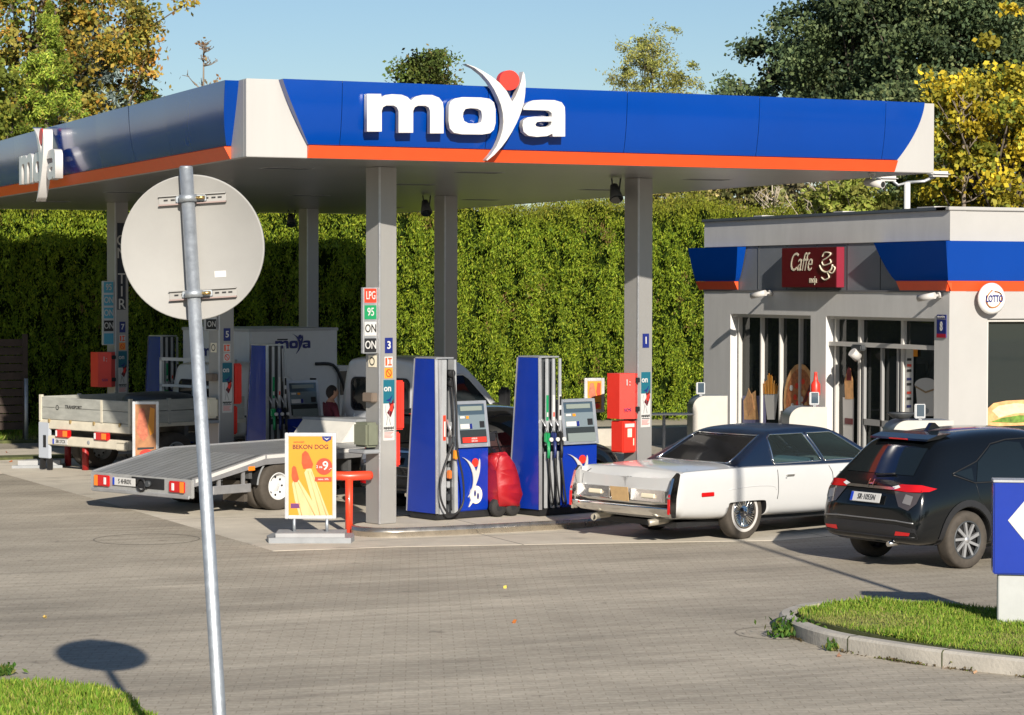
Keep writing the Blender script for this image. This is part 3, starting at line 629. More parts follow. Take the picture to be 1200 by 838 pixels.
# ------------------------------------------------------------ raised logo letters traced from the sign
YFIG = [(570,65),(612,78),(650,97),(692,122),(730,152),(764,190),(790,240),(806,215),(820,182),(833,140),(842,98),(850,112),(854,150),(852,200),(846,245),(830,295),(812,338),(790,380),(765,420),(738,455),(705,490),(672,516),(668,512),(692,485),(716,450),(733,412),(745,372),(749,335),(746,295),(737,255),(722,218),(704,182),(680,146),(650,113),(612,84)]
LM = [(122,207),(186,207),(188,222),(205,212),(235,208),(280,210),(308,221),(322,236),(342,219),(375,210),(420,210),(452,222),(470,244),(474,275),(474,388),(411,388),(411,285),(405,268),(390,260),(355,260),(340,268),(333,285),(333,385),(266,385),(266,285),(258,268),(244,260),(210,260),(195,268),(189,285),(189,380),(122,380)]
LO = [(498,262),(506,240),(524,226),(560,219),(650,220),(690,226),(710,243),(718,275),(718,340),(710,370),(692,387),(655,393),(560,392),(522,385),(503,365),(497,330)]
LOH = [(566,290),(576,274),(600,270),(632,272),(650,282),(655,310),(650,334),(630,342),(590,341),(570,330),(564,310)]
LA = [(850,266),(868,244),(895,232),(940,229),(1000,230),(1035,240),(1050,262),(1052,300),(1052,402),(992,402),(990,388),(965,400),(915,404),(875,398),(852,380),(846,350),(850,326),(870,312),(905,308),(988,308),(986,290),(972,280),(940,278),(850,276)]
LAH = [(908,345),(916,334),(940,331),(986,331),(984,345),(970,355),(930,358),(912,354)]
def logo(name, loc, rz, k, lb, mw=WHITE, mr=RED, thick=.10, word=True, parent=None, cx=590, cz=290, group=None, face=None):
    """word and figure, about k metres per traced unit"""
    t = parent or thing(name, loc, rz, lb, 'sign', group)
    cv = lambda L: [((x-cx)*k, -(y-cz-.027*(x-cx))*k*.93) for x, y in L]
    fr = F((0, -thick/2-.001, 0)) if parent is None else Matrix.Translation(loc) @ Matrix.Rotation(rz, 4, 'Z') @ F((0, -thick/2-.001, 0))
    if word:
        curve_mesh('letter_m', [cv(LM)], thick, mw, t, fr); curve_mesh('letter_o', [cv(LO), cv(LOH)], thick, mw, t, fr); curve_mesh('letter_a', [cv(LA), cv(LAH)], thick, mw, t, fr)
    fr2 = fr.copy(); fr2 = fr @ Matrix.Translation((0, 0, thick*.35)); curve_mesh('letter_y', [cv(YFIG)], thick*1.2, mw, t, fr2); curve_mesh('red_ball', [cv(circ(778, 139, 47))], thick*1.1, mr, t, fr2); return t
lk = .00281
LOGOW = mat('logo_white', (.58, .565, .55), .35, coat=.3)
u0 = atv(547.5, 132, V0-.25); logo('logo_sign', (u0.x, V0-.19, u0.z), 0, lk, 'raised white word with red ball on the sunlit front of the canopy', mw=LOGOW, mr=RED, thick=.10, group='white word signs on the canopy edge')
v0 = atu(49, 190, U0-.25); logo('logo_sign', (U0-.21, v0.y, v0.z-.04), -PI/2, lk, 'the same white word seen edge on at the left side of the canopy', mw=LOGOW, thick=.12, group='white word signs on the canopy edge')
# ------------------------------------------------------------ fuel pumps
PUMPLABEL = 'fuel pumps on the islands'
def pump(name, u, v, rz, z0, lb, kind):
    """near corner at origin; x along the nozzle side, y across the blue end"""
    t = thing(name, (u, v, z0), rz, lb, 'fuel pump', PUMPLABEL); D, TW, H = .62, .44, 2.12
    b = MB(); b.box((.02, .03, 0), (1.12, D-.03, .09), BLACK, .01); b.build('plinth', t)
    prof = lambda z: .10*(z/H)**1.15                      # taper of the end panel
    N = 10; zs = [.09+(H-.09)*k/N for k in range(N+1)]
    b = MB(); b.quadm([[(-.005+.07*(z/H), prof(z), z), (-.02+.07*(z/H), D/2, z), (-.005+.07*(z/H), D-prof(z), z)] for z in zs], BLUE2); b.build('end_panel', t, False)
    b = MB()
    for s_ in (0, 1):
        b.quadm([[(x_+.07*(z/H), (prof(z)-.012) if not s_ else D-prof(z)+.012, z) for x_ in (-.02, .035)] for z in zs], ALU)
        b.quadm([[(.035+.07*(z/H), (prof(z)-.012) if not s_ else D-prof(z)+.012, z), (.035+.07*(z/H), (prof(z)+.02) if not s_ else D-prof(z)-.02, z)] for z in zs], ALU)
    b.quadm([[(-.02+.07*(z/H), prof(z)-.012, z), (-.007+.07*(z/H), prof(z)+.012, z)] for z in zs], ALU)
    b.build('edge_trim', t, False)
    b = MB(); b.prism([(.04, .05), (TW, .05), (TW-.06, H-.01), (.10, H-.01)], DARKG, XZ(0), .12, D-.12); b.build('tower', t)
    b = MB(); b.box((.06, .07, H), (TW-.03, D-.10, H+.02), ALU, .005); b.build('cap', t)
    # nozzle channels
    if kind == 'four':
        for k in range(3):
            x = .12+.115*k; b = MB(); b.prism([(x, .95), (x+.055, .95), (x+.045-.02*0, H-.01), (x+.008, H-.01)], SILVER, XZ(0), .015, .035); b.box((x, .035, .10), (x+.055, .055, .86), SILVER, .006); b.build('hose_guide', t)
            b = MB(); b.box((x+.008, .012, 1.28), (x+.047, .02, 1.62), [GREENP, PAPER, PAPER][k]); 
            if k == 2: b.box((x+.012, .008, 1.48), (x+.043, .014, 1.60), BLACK); b.box((x+.012, .008, 1.34), (x+.043, .014, 1.42), BLACK)
            if k < 2: b.box((x+.016, .008, 1.33), (x+.040, .014, 1.39), [PAPER, REDP][k])
            b.build('grade_label', t)
        for k in range(3):
            x = .10+.115*k; m_ = [mat('nozzle_green', (.01, .25, .08), .4), mat('nozzle_blue', (.02, .03, .12), .4), BLACK][k]
            b = MB(); b.box((x-.02, -.06, .98), (x+.05, .02, 1.13), m_, .02); b.tube([(x+.01, -.04, 1.12), (x-.02, -.03, 1.22), (x-.03, .03, 1.30)], .014, ALU); b.cyl((x+.03, -.07, 1.03), (x+.03, -.10, 1.03), .028, PAPER); b.tube([(x+.015, -.05, 1.0), (x+.02, -.05, .85), (x+.02, -.04, .78)], .022, m_); nz = b.build('nozzle', t)
            b = MB(); b.tube(smoothpts([(x+.02, -.04, .80), (x+.05, -.06, .45), (x+.10, -.05, .16), (x+.10, .02, .28), (x+.09, .04, 1.0), (x+.07, .05, 1.9)], 5), .013, BLACK, 7); b.build('hose', nz)
    else:
        b = MB(); b.prism([(.07, .08), (.19, .08), (.20, H-.01), (.115, H-.01)], SILVER, XZ(0), .0, .12); b.prism([(.33, .08), (.40, .08), (.36, H-.01), (.32, H-.01)], SILVER, XZ(0), -.03, .10); b.build('hose_guide', t)
        b = MB(); b.box((.13, -.008, 1.05), (.18, -.001, 1.38), REDP); b.box((.14, -.011, 1.10), (.17, -.007, 1.3), PAPER); b.build('grade_label', t)
        b = MB(); b.cyl((.27, -.06, 1.93), (.27, .04, 1.93), .05, BLACK); b.cyl((.27, -.05, 1.80), (.27, .05, 1.80), .045, BLACK); b.box((.22, -.09, .95), (.30, .0, 1.12), DARKG, .02); b.tube([(.23, -.08, 1.1), (.19, -.08, 1.2), (.20, -.02, 1.32)], .018, ALU); b.box((.29, -.10, .80), (.34, -.03, .92), ORP, .01); b.box((.17, -.10, .55), (.22, -.03, .66), mat('tag_orange', (.6, .16, .03), .5), .01); nz = b.build('nozzle', t)
        b = MB(); b.tube(smoothpts([(.27, -.06, 1.98), (.30, -.10, 1.5), (.30, -.12, .95), (.40, -.13, .55), (.42, -.12, .25), (.30, -.12, .10), (.12, -.12, .10), (-.02, -.12, .30), (.0, -.10, .55), (.14, -.10, .85), (.25, -.09, 1.02)], 6), .015, BLACK, 8)
        b.tube(smoothpts([(.27, .0, 1.95), (.285, -.05, 1.3), (.27, -.02, .5), (.28, -.02, .12)], 5), .013, BLACK, 7); b.build('hose', nz)
        b = MB()
        for z in (.25, .42, .60, .78, 1.0, 1.2): b.box((.215, -.01, z), (.315, .1, z+.09), [GREYP, SILVER, DARKG][int(z*10) % 3], .01)
        b.build('fitting', t)
    # display cabinet
    b = MB(); b.box((TW+.01, .07, .09), (1.10, D-.07, .97), BLUE2, .01); cb = b.build('cabinet', t)
    X0, X1 = TW+.02, 1.09; Y = lambda z: .045+(z-.97)*.16
    b = MB(); b.prism([(.045, .95), (.045+.09, 1.53), (D-.16, 1.53), (D-.06, .95)], SILVER, YZ(X0+.03), 0, X1-X0-.06)
    b.build('display_housing', t)
    b = MB()
    for x0_, x1_ in ((X0, X0+.05), (X1-.05, X1)): b.prism([(.02, .94), (.02+.095, 1.55), (.02+.17, 1.55), (.10, .94)], ALU, YZ(x0_), 0, x1_-x0_)
    b.prism([(.022, .94), (.03, .99), (.10, .99), (.10, .94)], ALU, YZ(X0+.05), 0, X1-X0-.10); b.prism([(.108, 1.51), (.115, 1.55), (.19, 1.55), (.18, 1.51)], ALU, YZ(X0+.05), 0, X1-X0-.10); b.build('display_frame', t)
    fr = F((X0+.05, .038, .97), (1, 0, 0), (0, .155, 1)); sl_ = lambda a, b_, c, d: Matrix
    def panel(nm, a0, a1, z0_, z1_, m_, o_=.004):
        b = MB(); b.box((a0, z0_, o_), (a1, z1_, o_+.006), m_, mtx=fr); return b.build(nm, t)
    Wd = X1-X0-.10; panel('screen', .0, Wd, .40, .54, SCREEN); panel('screen', 0, Wd, .20, .40, mat('screen_low', (.16, .2, .22), .15)); panel('price_window', .05, Wd-.05, .455, .515, mat('lcd_grey', (.22, .25, .22), .2), .011); panel('keypad', Wd-.12, Wd-.03, .225, .31, BLACK, .012); panel('small_label', .03, .12, .355, .385, PAPER, .012); panel('small_label', .15, .20, .35, .385, YEL, .012); panel('info_sticker', .02, .26, .215, .28, PAPER, .012); panel('logo_sticker', .20, .25, .215, .28, NAVY, .02)
    panel('lower_panel', 0, Wd, .0, .195, mat('panel_dark', (.03, .035, .035), .2))
    if kind != 'four': panel('red_sticker', .04, Wd-.02, .03, .10, RED, .014); text('lettering', 'ADBLUE\ntylko auta', .022, PAPER, t, fr @ Matrix.Translation((Wd/2, .065, .026)), bold=.01)
    else: panel('lower_screen', .03, Wd, .0, .12, mat('panel_grey', (.2, .23, .22), .2), .012)
    sc_ = .0013
    logo('x', (.80, .055, .50), 0, sc_, None, mw=WHITE, mr=RED, thick=.01, word=False, parent=t, cx=770, cz=330)
    b = MB(); b.prism(circ(.84, .30, .12, 26), CREAM, XZ(.068), -.016, 0); b.prism([(.70, .14), (.80, .22), (.76, .26)], CREAM, XZ(.068), -.014, 0)
    b.prism(circ(.81, .32, .018, 12, .045), NAVY, XZ(.068), -.024, -.017); b.prism(circ(.87, .28, .018, 12, .045), NAVY, XZ(.068), -.024, -.017); b.build('figure_sticker', t)
    return t
PR = R(17)
pump('fuel_pump', 11.68, 29.78, PR, .12, 'nearest blue pump with one looping black hose right of column 3', 'one').scale = (.86, 1, 1)
pump('fuel_pump', 13.17, 29.80, PR, .12, 'blue pump with three nozzles behind the white saloon', 'four')
p5 = atz(312, 527, .12); pump('fuel_pump', 11.72, 37.3, PR, .12, 'blue pump with three nozzles half in shade behind the flatbed', 'four')
pump('fuel_pump', 11.95, 44.6, PR, .12, 'shaded far pump with pale hose guides behind the dropside truck', 'four')
# small orange poster behind pump, brand cup figure
def aboard(name, px, py, lb, w, h, zb, rz, base, kind, feet=True):
    p = atz(px, py, base); t = thing(name, (p.x, p.y, base), rz, lb, 'poster stand', 'poster stands on the forecourt')
    b = MB()
    if feet:
        b.prism([(-.50, -.32), (.52, -.32), (.55, 0), (.52, .32), (-.50, .32), (-.55, 0)], GREYP, XY, 0, .07); b.prism([(-.42, -.26), (.44, -.26), (.44, .26), (-.42, .26)], mat('base_top', (.33, .33, .33), .6, var=.1), XY, .07, .12); b.build('base', t)
        [MB().cyl((q_*w*.32, 0, .1), (q_*w*.32, 0, zb+.03), .02, STEEL).build('post', t) for q_ in (-1, 1)]
    b = MB(); e = .045
    for lo, hi in (((-w/2, -.025, zb), (-w/2+e, .025, zb+h)), ((w/2-e, -.025, zb), (w/2, .025, zb+h)), ((-w/2+e, -.024, zb), (w/2-e, .024, zb+e)), ((-w/2+e, -.024, zb+h-e), (w/2-e, .024, zb+h))): b.box(lo, hi, ALU, .006)
    b.build('frame', t)
    a = -w/2+e; q = w/2-e; bt = zb+e; tp = zb+h-e; W_, H_ = q-a, tp-bt; b = MB()
    fx = lambda x, z, d=.022: F((a+x*W_, -d, bt+z*H_)); pf = lambda L: [(a+x*W_, bt+z*H_) for x, z in L]
    if kind == 'dog':
        b.box((a, -.018, bt), (q, .018, tp), YEL); p_ = b.build('poster', t)
        text('lettering', 'BEKON DOG', .055, mat('ink_brown', (.10, .015, .01), .5), p_, fx(.5, .865), sx=1.0, bold=.022); text('lettering', 'NOWOŚĆ', .02, RED, p_, fx(.24, .925), bold=.01)
        b = MB(); bun = mat('bun', (.66, .42, .20), .5, var=.10, vscale=12, stretch=(1, 1, .3)); bun2 = mat('bun_edge', (.78, .42, .16), .5)
        b.prism(pf([(.08, .40), (.13, .46), (.22, .46), (.27, .42), (.75, .0), (.24, .0), (.14, .2)]), bun, XZ(-.018), -.003, 0)
        b.prism(pf([(.36, .54), (.42, .60), (.52, .59), (.56, .53), (.92, .0), (.66, .0), (.50, .25)]), bun, XZ(-.018), -.005, -.001)
        for s_ in ([(.14, .42), (.22, .2), (.30, .0)], [(.22, .42), (.42, .2), (.60, .0)], [(.44, .56), (.58, .3), (.72, .0)], [(.52, .55), (.68, .3), (.86, .0)]): b.tube([(a+x*W_, -.026, bt+z*H_) for x, z in s_], .005, bun2, 5)
        b.build('bread_print', p_)
        b = MB(); ss = mat('sausage', (.72, .07, .02), .35, var=.15, vscale=15); b.prism(pf([(.07, .50), (.08, .60), (.12, .63), (.17, .61), (.24, .46), (.20, .42), (.13, .42), (.09, .45)]), ss, XZ(-.018), -.006, -.001)
        b.prism(pf([(.30, .66), (.31, .78), (.38, .82), (.45, .79), (.56, .65), (.54, .60), (.43, .59), (.34, .59)]), ss, XZ(-.018), -.007, -.001); b.build('sausage_print', p_)
        b = MB(); b.prism(pf(circ(.81, .62, .185, 26, .105)), REDP, XZ(-.018), -.009, -.004); b.box((a+.60*W_, -.028, bt+.43*H_), (a+.98*W_, -.020, bt+.485*H_), REDP); rp = b.build('price_badge', p_)
        text('lettering', '9', .11, PAPER, rp, fx(.84, .625, .031), bold=.02); text('lettering', '2 za', .035, PAPER, rp, fx(.70, .615, .031), bold=.02); text('lettering', '.-', .05, PAPER, rp, fx(.95, .60, .031), bold=.02); text('lettering', 'oszcz. 20%', .022, PAPER, rp, fx(.79, .458, .033), bold=.02)
        b = MB(); b.prism(pf([(.76, 1), (.98, 1), (.97, .96), (.87, .93), (.78, .96)]), NAVY, XZ(-.018), -.006, 0); b.prism(pf([(.80, .985), (.87, .955), (.94, .985), (.87, .97)]), PAPER, XZ(-.018), -.009, -.006); b.box((a+.05*W_, -.022, bt+.09*H_), (a+.26*W_, -.018, bt+.15*H_), mat('violet', (.12, .02, .12), .5)); b.build('badge', p_)
    else:
        b.box((a, -.018, bt), (q, .018, tp), mat('food_brown', (.34, .15, .06), .5, var=.3, vscale=6) if kind == 'warm' else YEL); p_ = b.build('poster', t); b = MB()
        b.prism(pf([(.06, .55), (.2, .92), (.42, .94), (.55, .7), (.62, .45), (.4, .35), (.2, .42)]), mat('meat', (.45, .12, .06), .5, var=.4, vscale=14), XZ(-.018), -.004, 0)
        b.prism(pf([(.62, .62), (.72, .95), (.94, .92), (.9, .5), (.72, .45)]), YEL if kind == 'warm' else REDP, XZ(-.018), -.005, 0); b.prism(pf(circ(.55, .12, .35, 20, .09)), RED, XZ(-.018), -.004, 0); b.prism(pf([(.1, .2), (.9, .22), (.9, .25), (.1, .24)]), BLACK, XZ(-.018), -.004, 0); b.build('food_print', p_)
    return t
aboard('poster_stand', 364, 634, 'yellow poster stand with sausages and the words BEKON DOG', .64, 1.08, .28, R(-22), 0, 'dog')
aboard('poster_stand', 171, 568, 'small framed food poster standing before the dropside truck', .42, 1.0, .33, R(-22), 0.02, 'warm')
# wedge base left of the dropside truck, its own stand base
p = atz(52, 548); t = thing('base_block', (p.x, p.y, .005), R(-15), 'low pale block on the slab at the tail of the dropside truck', 'base'); b = MB(); b.prism([(-.55, -.2), (.32, -.2), (.36, .3), (-.3, .3)], GREYP, XY, 0, .05); b.prism([(-.45, -.12), (.28, -.12), (.28, .24), (-.28, .24)], mat('base_top', (.33,.33,.33)), XY, .05, .13); b.build('block', t)
t = aboard('poster_stand', 705, 560, 'small orange poster with food behind the pump by the saloon', .30, .50, 1.25, R(-10), .12, 'plain', False); t.location = (15.05, 32.1, .12)
b = MB(); b.cyl((0, .03, 0), (0, .03, 1.5), .02, ALU); b.cyl((0, .03, 0), (0, .03, .02), .18, GREYP); b.build('post', t)
# red steel guard rails
def rail(px, py, x0, x1, lb, rz=0, d=.10):
    p = atz(px, py); t = thing('guard_rail', (p.x, p.y, 0), rz, lb, 'guard rail', 'red guard rails at the island ends'); rm = mat('rail_red', (.75, .055, .02), .35, coat=.3, var=.05)
    b = MB(); b.cyl((0, 0, 0), (0, 0, .72), d/2, rm); b.cyl((x0, .42, 0), (x0, .42, .3), d/2, mat('rail_dark_red', (.28, .01, .01), .5)) if x0 < -.4 else None; b.build('post', t)
    b = MB(); b.tube([(x0+.02, .35, .70), (x0*.8, .20, .75), (0, 0, .75), (x1*.85, 0, .75), (x1, 0.01, .75)], d*.62, rm, 14); b.build('cross_bar', t); return t
rail(409, 626, -.40, .30, 'bright red tubular guard rail beside the BEKON DOG poster')
b = MB()
for px in (73, 94):
    p = atz(px, 552+(px-73)*.25); p = p+Vector((.35, 1.1, 0)); t = thing('guard_post', (p.x, p.y, 0), 0, 'dark red post under the truck tail, the left one' if px < 80 else 'dark red post under the truck tail, the right one', 'post', 'dark red posts at the far island'); bb = MB(); bb.cyl((0, 0, 0), (0, 0, .50), .06, mat('rail_dark_red', (.28, .01, .01), .5)); bb.lathe([(0, .505), (.05, .50), (.062, .48)], mat('rail_dark_red', (.28, .01, .01)), (0, 0, 0)); bb.build('post_tube', t)
# wheeled extinguisher under a red cover
p = atz(588, 604, .12); t = thing('wheeled_extinguisher', (p.x, p.y, .12), R(15), 'wheeled extinguisher under a red cover between the two near pumps', 'fire extinguisher')
b = MB(); tb = bmesh.new(); pf_ = [(-.21, .10), (.19, .10), (.215, .30), (.205, .50), (.10, .68), (.02, .83), (-.08, .87), (-.19, .85), (-.215, .60), (-.20, .35)]
A_ = [tb.verts.new((x, -.17, z)) for x, z in pf_]; B_ = [tb.verts.new((x*.93-.01, .17, z*.97)) for x, z in pf_]; tb.faces.new(A_); tb.faces.new(B_[::-1])
for k in range(len(pf_)): tb.faces.new((A_[k], B_[k], B_[(k+1) % len(pf_)], A_[(k+1) % len(pf_)]))
bmesh.ops.bevel(tb, geom=tb.edges[:], offset=.035, segments=3, affect='EDGES', clamp_overlap=True); bmesh.ops.triangulate(tb, faces=tb.faces); bmesh.ops.subdivide_edges(tb, edges=tb.edges, cuts=2)
for v in tb.verts: x, y, z = v.co; n_ = .012*math.sin(x*31+z*17)+.010*math.sin(z*43+x*9+y*21)+.014*math.sin(z*13-x*24+1); v.co += Vector((n_*.6, n_*1.3, n_*.5))
b.merge(tb, REDV, True); cv_ = b.build('cover', t)
for s_ in (-1, 1):
    b = MB(); b.lathe([(.02, -.05), (.11, -.05), (.125, -.03), (.125, .03), (.11, .05), (.02, .05)], mat('cart_tyre', (.02, .018, .017), .8), (.12*s_-.03, -.10, .125), 'Y'); b.lathe([(0, -.052), (.05, -.052)], BLACK, (.12*s_-.03, -.10, .125), 'Y', 16); b.build('wheel', t)
b = MB(); b.tube([(-.05, .1, .80), (-.16, .12, 1.0), (-.20, .12, 1.1), (.0, .12, 1.12), (.02, .12, 1.0), (.06, .1, .84)], .014, BLACK); b.box((-.2, .10, 1.0), (-.02, .14, 1.1), BLACK, .01); b.build('handle', t)
# ------------------------------------------------------------ round road sign seen from behind
base = Vector((3.86, 12.99, 0)); dp = (base-CP).dot(FW); top = atd(218, 197, dp-.02); ax = (top-base).normalized()
t = thing('road_sign', base, 0, 'back of a round road sign on a leaning galvanised post', 'road sign')
b = MB(); b.tube([Vector((0, 0, -.1)), ax*.2, top-base], .0375, STEEL, 20); b.lathe([(.0375, 0), (.040, .002), (.030, .012), (0, .014)], STEEL, tuple(top-base)); b.build('post', t)
cc = atd(225.5, 290, dp+.05)-base; nrm = (CP-(base+cc)).normalized(); nrm = (Matrix.Rotation(R(-12), 3, 'Z') @ nrm); nrm.z *= .2; nrm.normalize()
xx = ax.cross(nrm).normalized()*1; yy = nrm.cross(xx).normalized(); Md = Matrix((xx, yy, nrm)).transposed().to_4x4(); Md.translation = cc
DISC = mat('sign_back_grey', (.31, .302, .285), .72, metal=0, var=.07, vscale=2.2)
b = MB(); b.lathe([(0, 0), (.392, 0), (.397, .005), (.404, .005), (.406, -.004), (.404, -.022), (.39, -.022), (0, -.022)], DISC, n=72); bmesh.ops.transform(b.bm, matrix=Md, verts=b.bm.verts); d_ = b.build('disc', t)
b = MB(); b.lathe([(0, -.0235), (.395, -.0235)], WHITE, n=64); bmesh.ops.transform(b.bm, matrix=Md, verts=b.bm.verts); b.build('front_face', t)
for yy_ in (.27, -.26):
    b = MB(); xo = .02 if yy_ > 0 else .045; b.box((-.19+xo, yy_-.028, .003), (.19+xo, yy_+.022, .007), DISC, mtx=Md); b.box((-.19+xo, yy_-.030, .005), (.19+xo, yy_-.022, .030), mat('bracket_edge', (.30, .22, .2), .5), mtx=Md); b.box((-.19+xo, yy_+.020, .005), (.19+xo, yy_+.026, .024), DISC, mtx=Md)
    for k in (-.15, -.11, -.07, .08, .12, .155): b.box((k+xo-.012, yy_-.004, .007), (k+xo+.010, yy_+.004, .012), BLACK, mtx=Md)
    b.build('bracket', t)
    b = MB(); q = Md @ Vector((0, yy_, 0)); sp_ = (q-ax*0); k_ = q.dot(ax); pc = ax*k_; b.cyl(pc-ax*.02, pc+ax*.02, .050, STEEL, n=24); b.cyl(pc+xx*.04, pc+xx*.095, .010, mat('brass', (.55, .38, .15), .35, metal=1), n=10); b.box((-.07, yy_-.018, .008), (.10, yy_+.018, .03), STEEL, .004, mtx=Md); b.build('clamp', t)
b = MB(); b.box((.115, -.175, .001), (.18, -.14, .0025), PAPER, mtx=Md @ Matrix.Translation((.0, 0, 0))); b.build('sticker', t)
# ------------------------------------------------------------ blue sign at the right edge and a lamp post outside the picture
sp0 = atz(1163, 748); t = thing('forecourt_sign', (sp0.x, sp0.y, 0), R(-31), 'blue sign box with white diamond on a grey pillar at the right edge', 'sign')
b = MB(); b.box((.05, .05, 0), (.62, .24, .59), mat('pillar_grey', (.42, .43, .42), .5, var=.05), .008); b.build('pillar', t)
b = MB(); b.box((0, 0, .585), (.68, .29, 1.43), BLUE2, .012); b.box((-.004, -.004, 1.425), (.684, .294, 1.445), SILVER, .004); bx = b.build('sign_box', t)
b = MB(); b.prism([(.13, 1.08), (.31, .86), (.49, 1.08), (.31, 1.30)], PAPER, XZ(-.001), -.006, 0); b.build('diamond', t)
g_ = Vector((13.55, 20.29, 0))-Vector((math.sin(SUN_AZ), math.cos(SUN_AZ), 0))*6.5
t = thing('lamp_post', (g_.x, g_.y, 0), 0, 'tall lamp post outside the right edge whose thin shadow crosses the paving', 'lamp post'); b = MB(); b.cyl((0, 0, 0), (0, 0, 7.5), .055, STEEL, .04); b.build('post', t); b = MB(); b.tube([(0, 0, 7.5), (.2, 0, 7.75), (.9, 0, 7.85)], .03, STEEL); b.box((.8, -.12, 7.8), (1.4, .12, 7.9), SILVER, .03); b.build('lamp_head', t)
# street lamp with two heads behind the shop
p = atd(1063, 250, 47); t = thing('street_lamp', (p.x, p.y, 0), 0, 'double headed street lamp behind the shop roof', 'street lamp'); zt = atd(1063, 214, 47).z
b = MB(); b.cyl((0, 0, 0), (0, 0, zt), .06, mat('post_pale', (.6, .6, .58), .5)); b.build('post', t)
for pp in ((1103, 205), (1042, 210)):
    e = atd(*pp, 47)-p; e.z = atd(*pp, 47).z; b = MB(); b.tube([(0, 0, zt), (e.x*.5, e.y*.5, e.z-.12), (e.x*.9, e.y*.9, e.z)], .03, SILVER); b.box((e.x-.28, e.y-.12, e.z-.04), (e.x+.16, e.y+.12, e.z+.07), WHITE, .05); b.build('lamp_head', t)
def camera_thing(loc, d, lb, arm=None):
    t = thing('security_camera', loc, 0, lb, 'camera', 'white security cameras'); d = Vector(d).normalized(); b = MB(); b.cyl(d*-.14, d*.16, .052, WHITE); b.cyl(d*.155, d*.165, .04, BLACK); b.build('body', t)
    b = MB(); b.cyl((0, 0, 0), Vector(arm or (.15, 0, .05)), .022, WHITE); b.cyl(Vector(arm or (.15, 0, .05))*1.0, Vector(arm or (.15, 0, .05))*.8, .05, WHITE); b.build('bracket', t)
camera_thing((U1-.75, V0+.30, HZ-.14), (.3, -1, -.15), 'white round camera under the right corner of the canopy', (0, .05, .14))
# ------------------------------------------------------------ shop building
BU, BV, BE, BB = 21.30, 32.38, 31.5, 40.6; Z1, Z2, Z3, Z4 = 4.42, 3.93, 3.146, 2.704
shop = thing('shop_building', (BU, BV, 0), 0, 'grey and white filling station shop with blue band and glass front', 'building')
WALL = mat('wall_grazing_lift', (.62, .61, .595), .6, var=.08, vscale=2.2, stretch=(1, 1, .25)); WALLB = mat('wall_sunlit_front', (.385, .375, .36), .6, var=.04, vscale=1.5)  # same cladding; pump side painted paler to offset its grazing sun
vv = lambda px: atu(px, 380, BU).y-BV
W1 = (vv(950), vv(856)); W2 = (vv(1095), vv(968)); FX = (21.99-BU+.02, 6.0)
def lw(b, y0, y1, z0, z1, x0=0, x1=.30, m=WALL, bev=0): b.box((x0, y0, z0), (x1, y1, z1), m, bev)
b = MB(); D_ = BB-BV
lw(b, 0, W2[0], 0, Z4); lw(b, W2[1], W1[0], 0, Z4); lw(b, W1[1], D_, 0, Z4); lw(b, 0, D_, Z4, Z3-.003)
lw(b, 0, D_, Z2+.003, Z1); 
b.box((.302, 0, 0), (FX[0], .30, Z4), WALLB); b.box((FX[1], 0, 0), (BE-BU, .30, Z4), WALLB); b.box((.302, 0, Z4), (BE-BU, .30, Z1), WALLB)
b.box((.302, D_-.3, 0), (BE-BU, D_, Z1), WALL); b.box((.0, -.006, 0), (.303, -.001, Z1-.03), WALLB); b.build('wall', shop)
b = MB(); lw(b, 0.01, D_, Z3, Z2, .02, .30, CLADG)
for k in range(1, 8): b.box((.012, D_*k/8-.006, Z3+.005), (.021, D_*k/8+.006, Z2-.005), DARKG)
b.box((-.015, 0, Z3-.03), (.02, D_, Z3), mat('band_edge', (.16, .16, .17), .5)); b.build('grey_band', shop)
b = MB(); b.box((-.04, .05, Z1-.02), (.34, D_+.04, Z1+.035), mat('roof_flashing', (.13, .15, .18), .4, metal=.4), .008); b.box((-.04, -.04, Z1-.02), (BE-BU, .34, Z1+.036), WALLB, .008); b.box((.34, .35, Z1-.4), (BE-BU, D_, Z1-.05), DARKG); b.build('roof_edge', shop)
for (a0, a1) in ((6.2, 6.5), (3.4, 3.7), (.6, 1.1)): 
    b = MB(); b.box((.1, a0, Z1+.036), (.35, a1, Z1+.06), WHITE); b.build('roof_clip', shop)
ZB = 3.29
def bl(fr, e0t, e0b, e1t, e1b, nm):
    N = 10; zs = [ZB+.01+(Z2-ZB-.02)*k/N for k in range(N+1)]; pr = lambda z: .07+.11*((z-ZB)/(Z2-ZB))**.8
    ends = lambda z: (e0b+(e0t-e0b)*((z-ZB)/(Z2-ZB))**.7, e1b+(e1t-e1b)*((z-ZB)/(Z2-ZB))**.7); mb = MB()
    mb.quadm([[fr(ends(z)[0]+(ends(z)[1]-ends(z)[0])*j/8, z, pr(z)) for j in range(9)] for z in zs], BLUE)
    for e in (0, 1): mb.quadm([[fr(ends(z)[e], z, 0), fr(ends(z)[e], z, pr(z))] for z in zs], BLUE, False)
    for z in (zs[0], zs[-1]): mb.quadm([[fr(ends(z)[0], z, 0), fr(ends(z)[0], z, pr(z))], [fr(ends(z)[1], z, 0), fr(ends(z)[1], z, pr(z))]], BLUE, False)
    mb.build('blue_panel', shop, False)
    o = MB(); pp = [(.003, ZB+.006), (.088, ZB+.006), (.010, Z3-.01), (.003, Z3-.01)]; o.quadm([[fr(a_, z, d) for d, z in pp+pp[:1]] for a_ in (e0b, e1b)], ORANGE, False)
    for a_ in (e0b, e1b): o.quadm([[fr(a_, pp[0][1], pp[0][0]), fr(a_, pp[1][1], pp[1][0])], [fr(a_, pp[3][1], pp[3][0]), fr(a_, pp[2][1], pp[2][0])]], ORANGE, False)
    o.build('orange_stripe', shop)
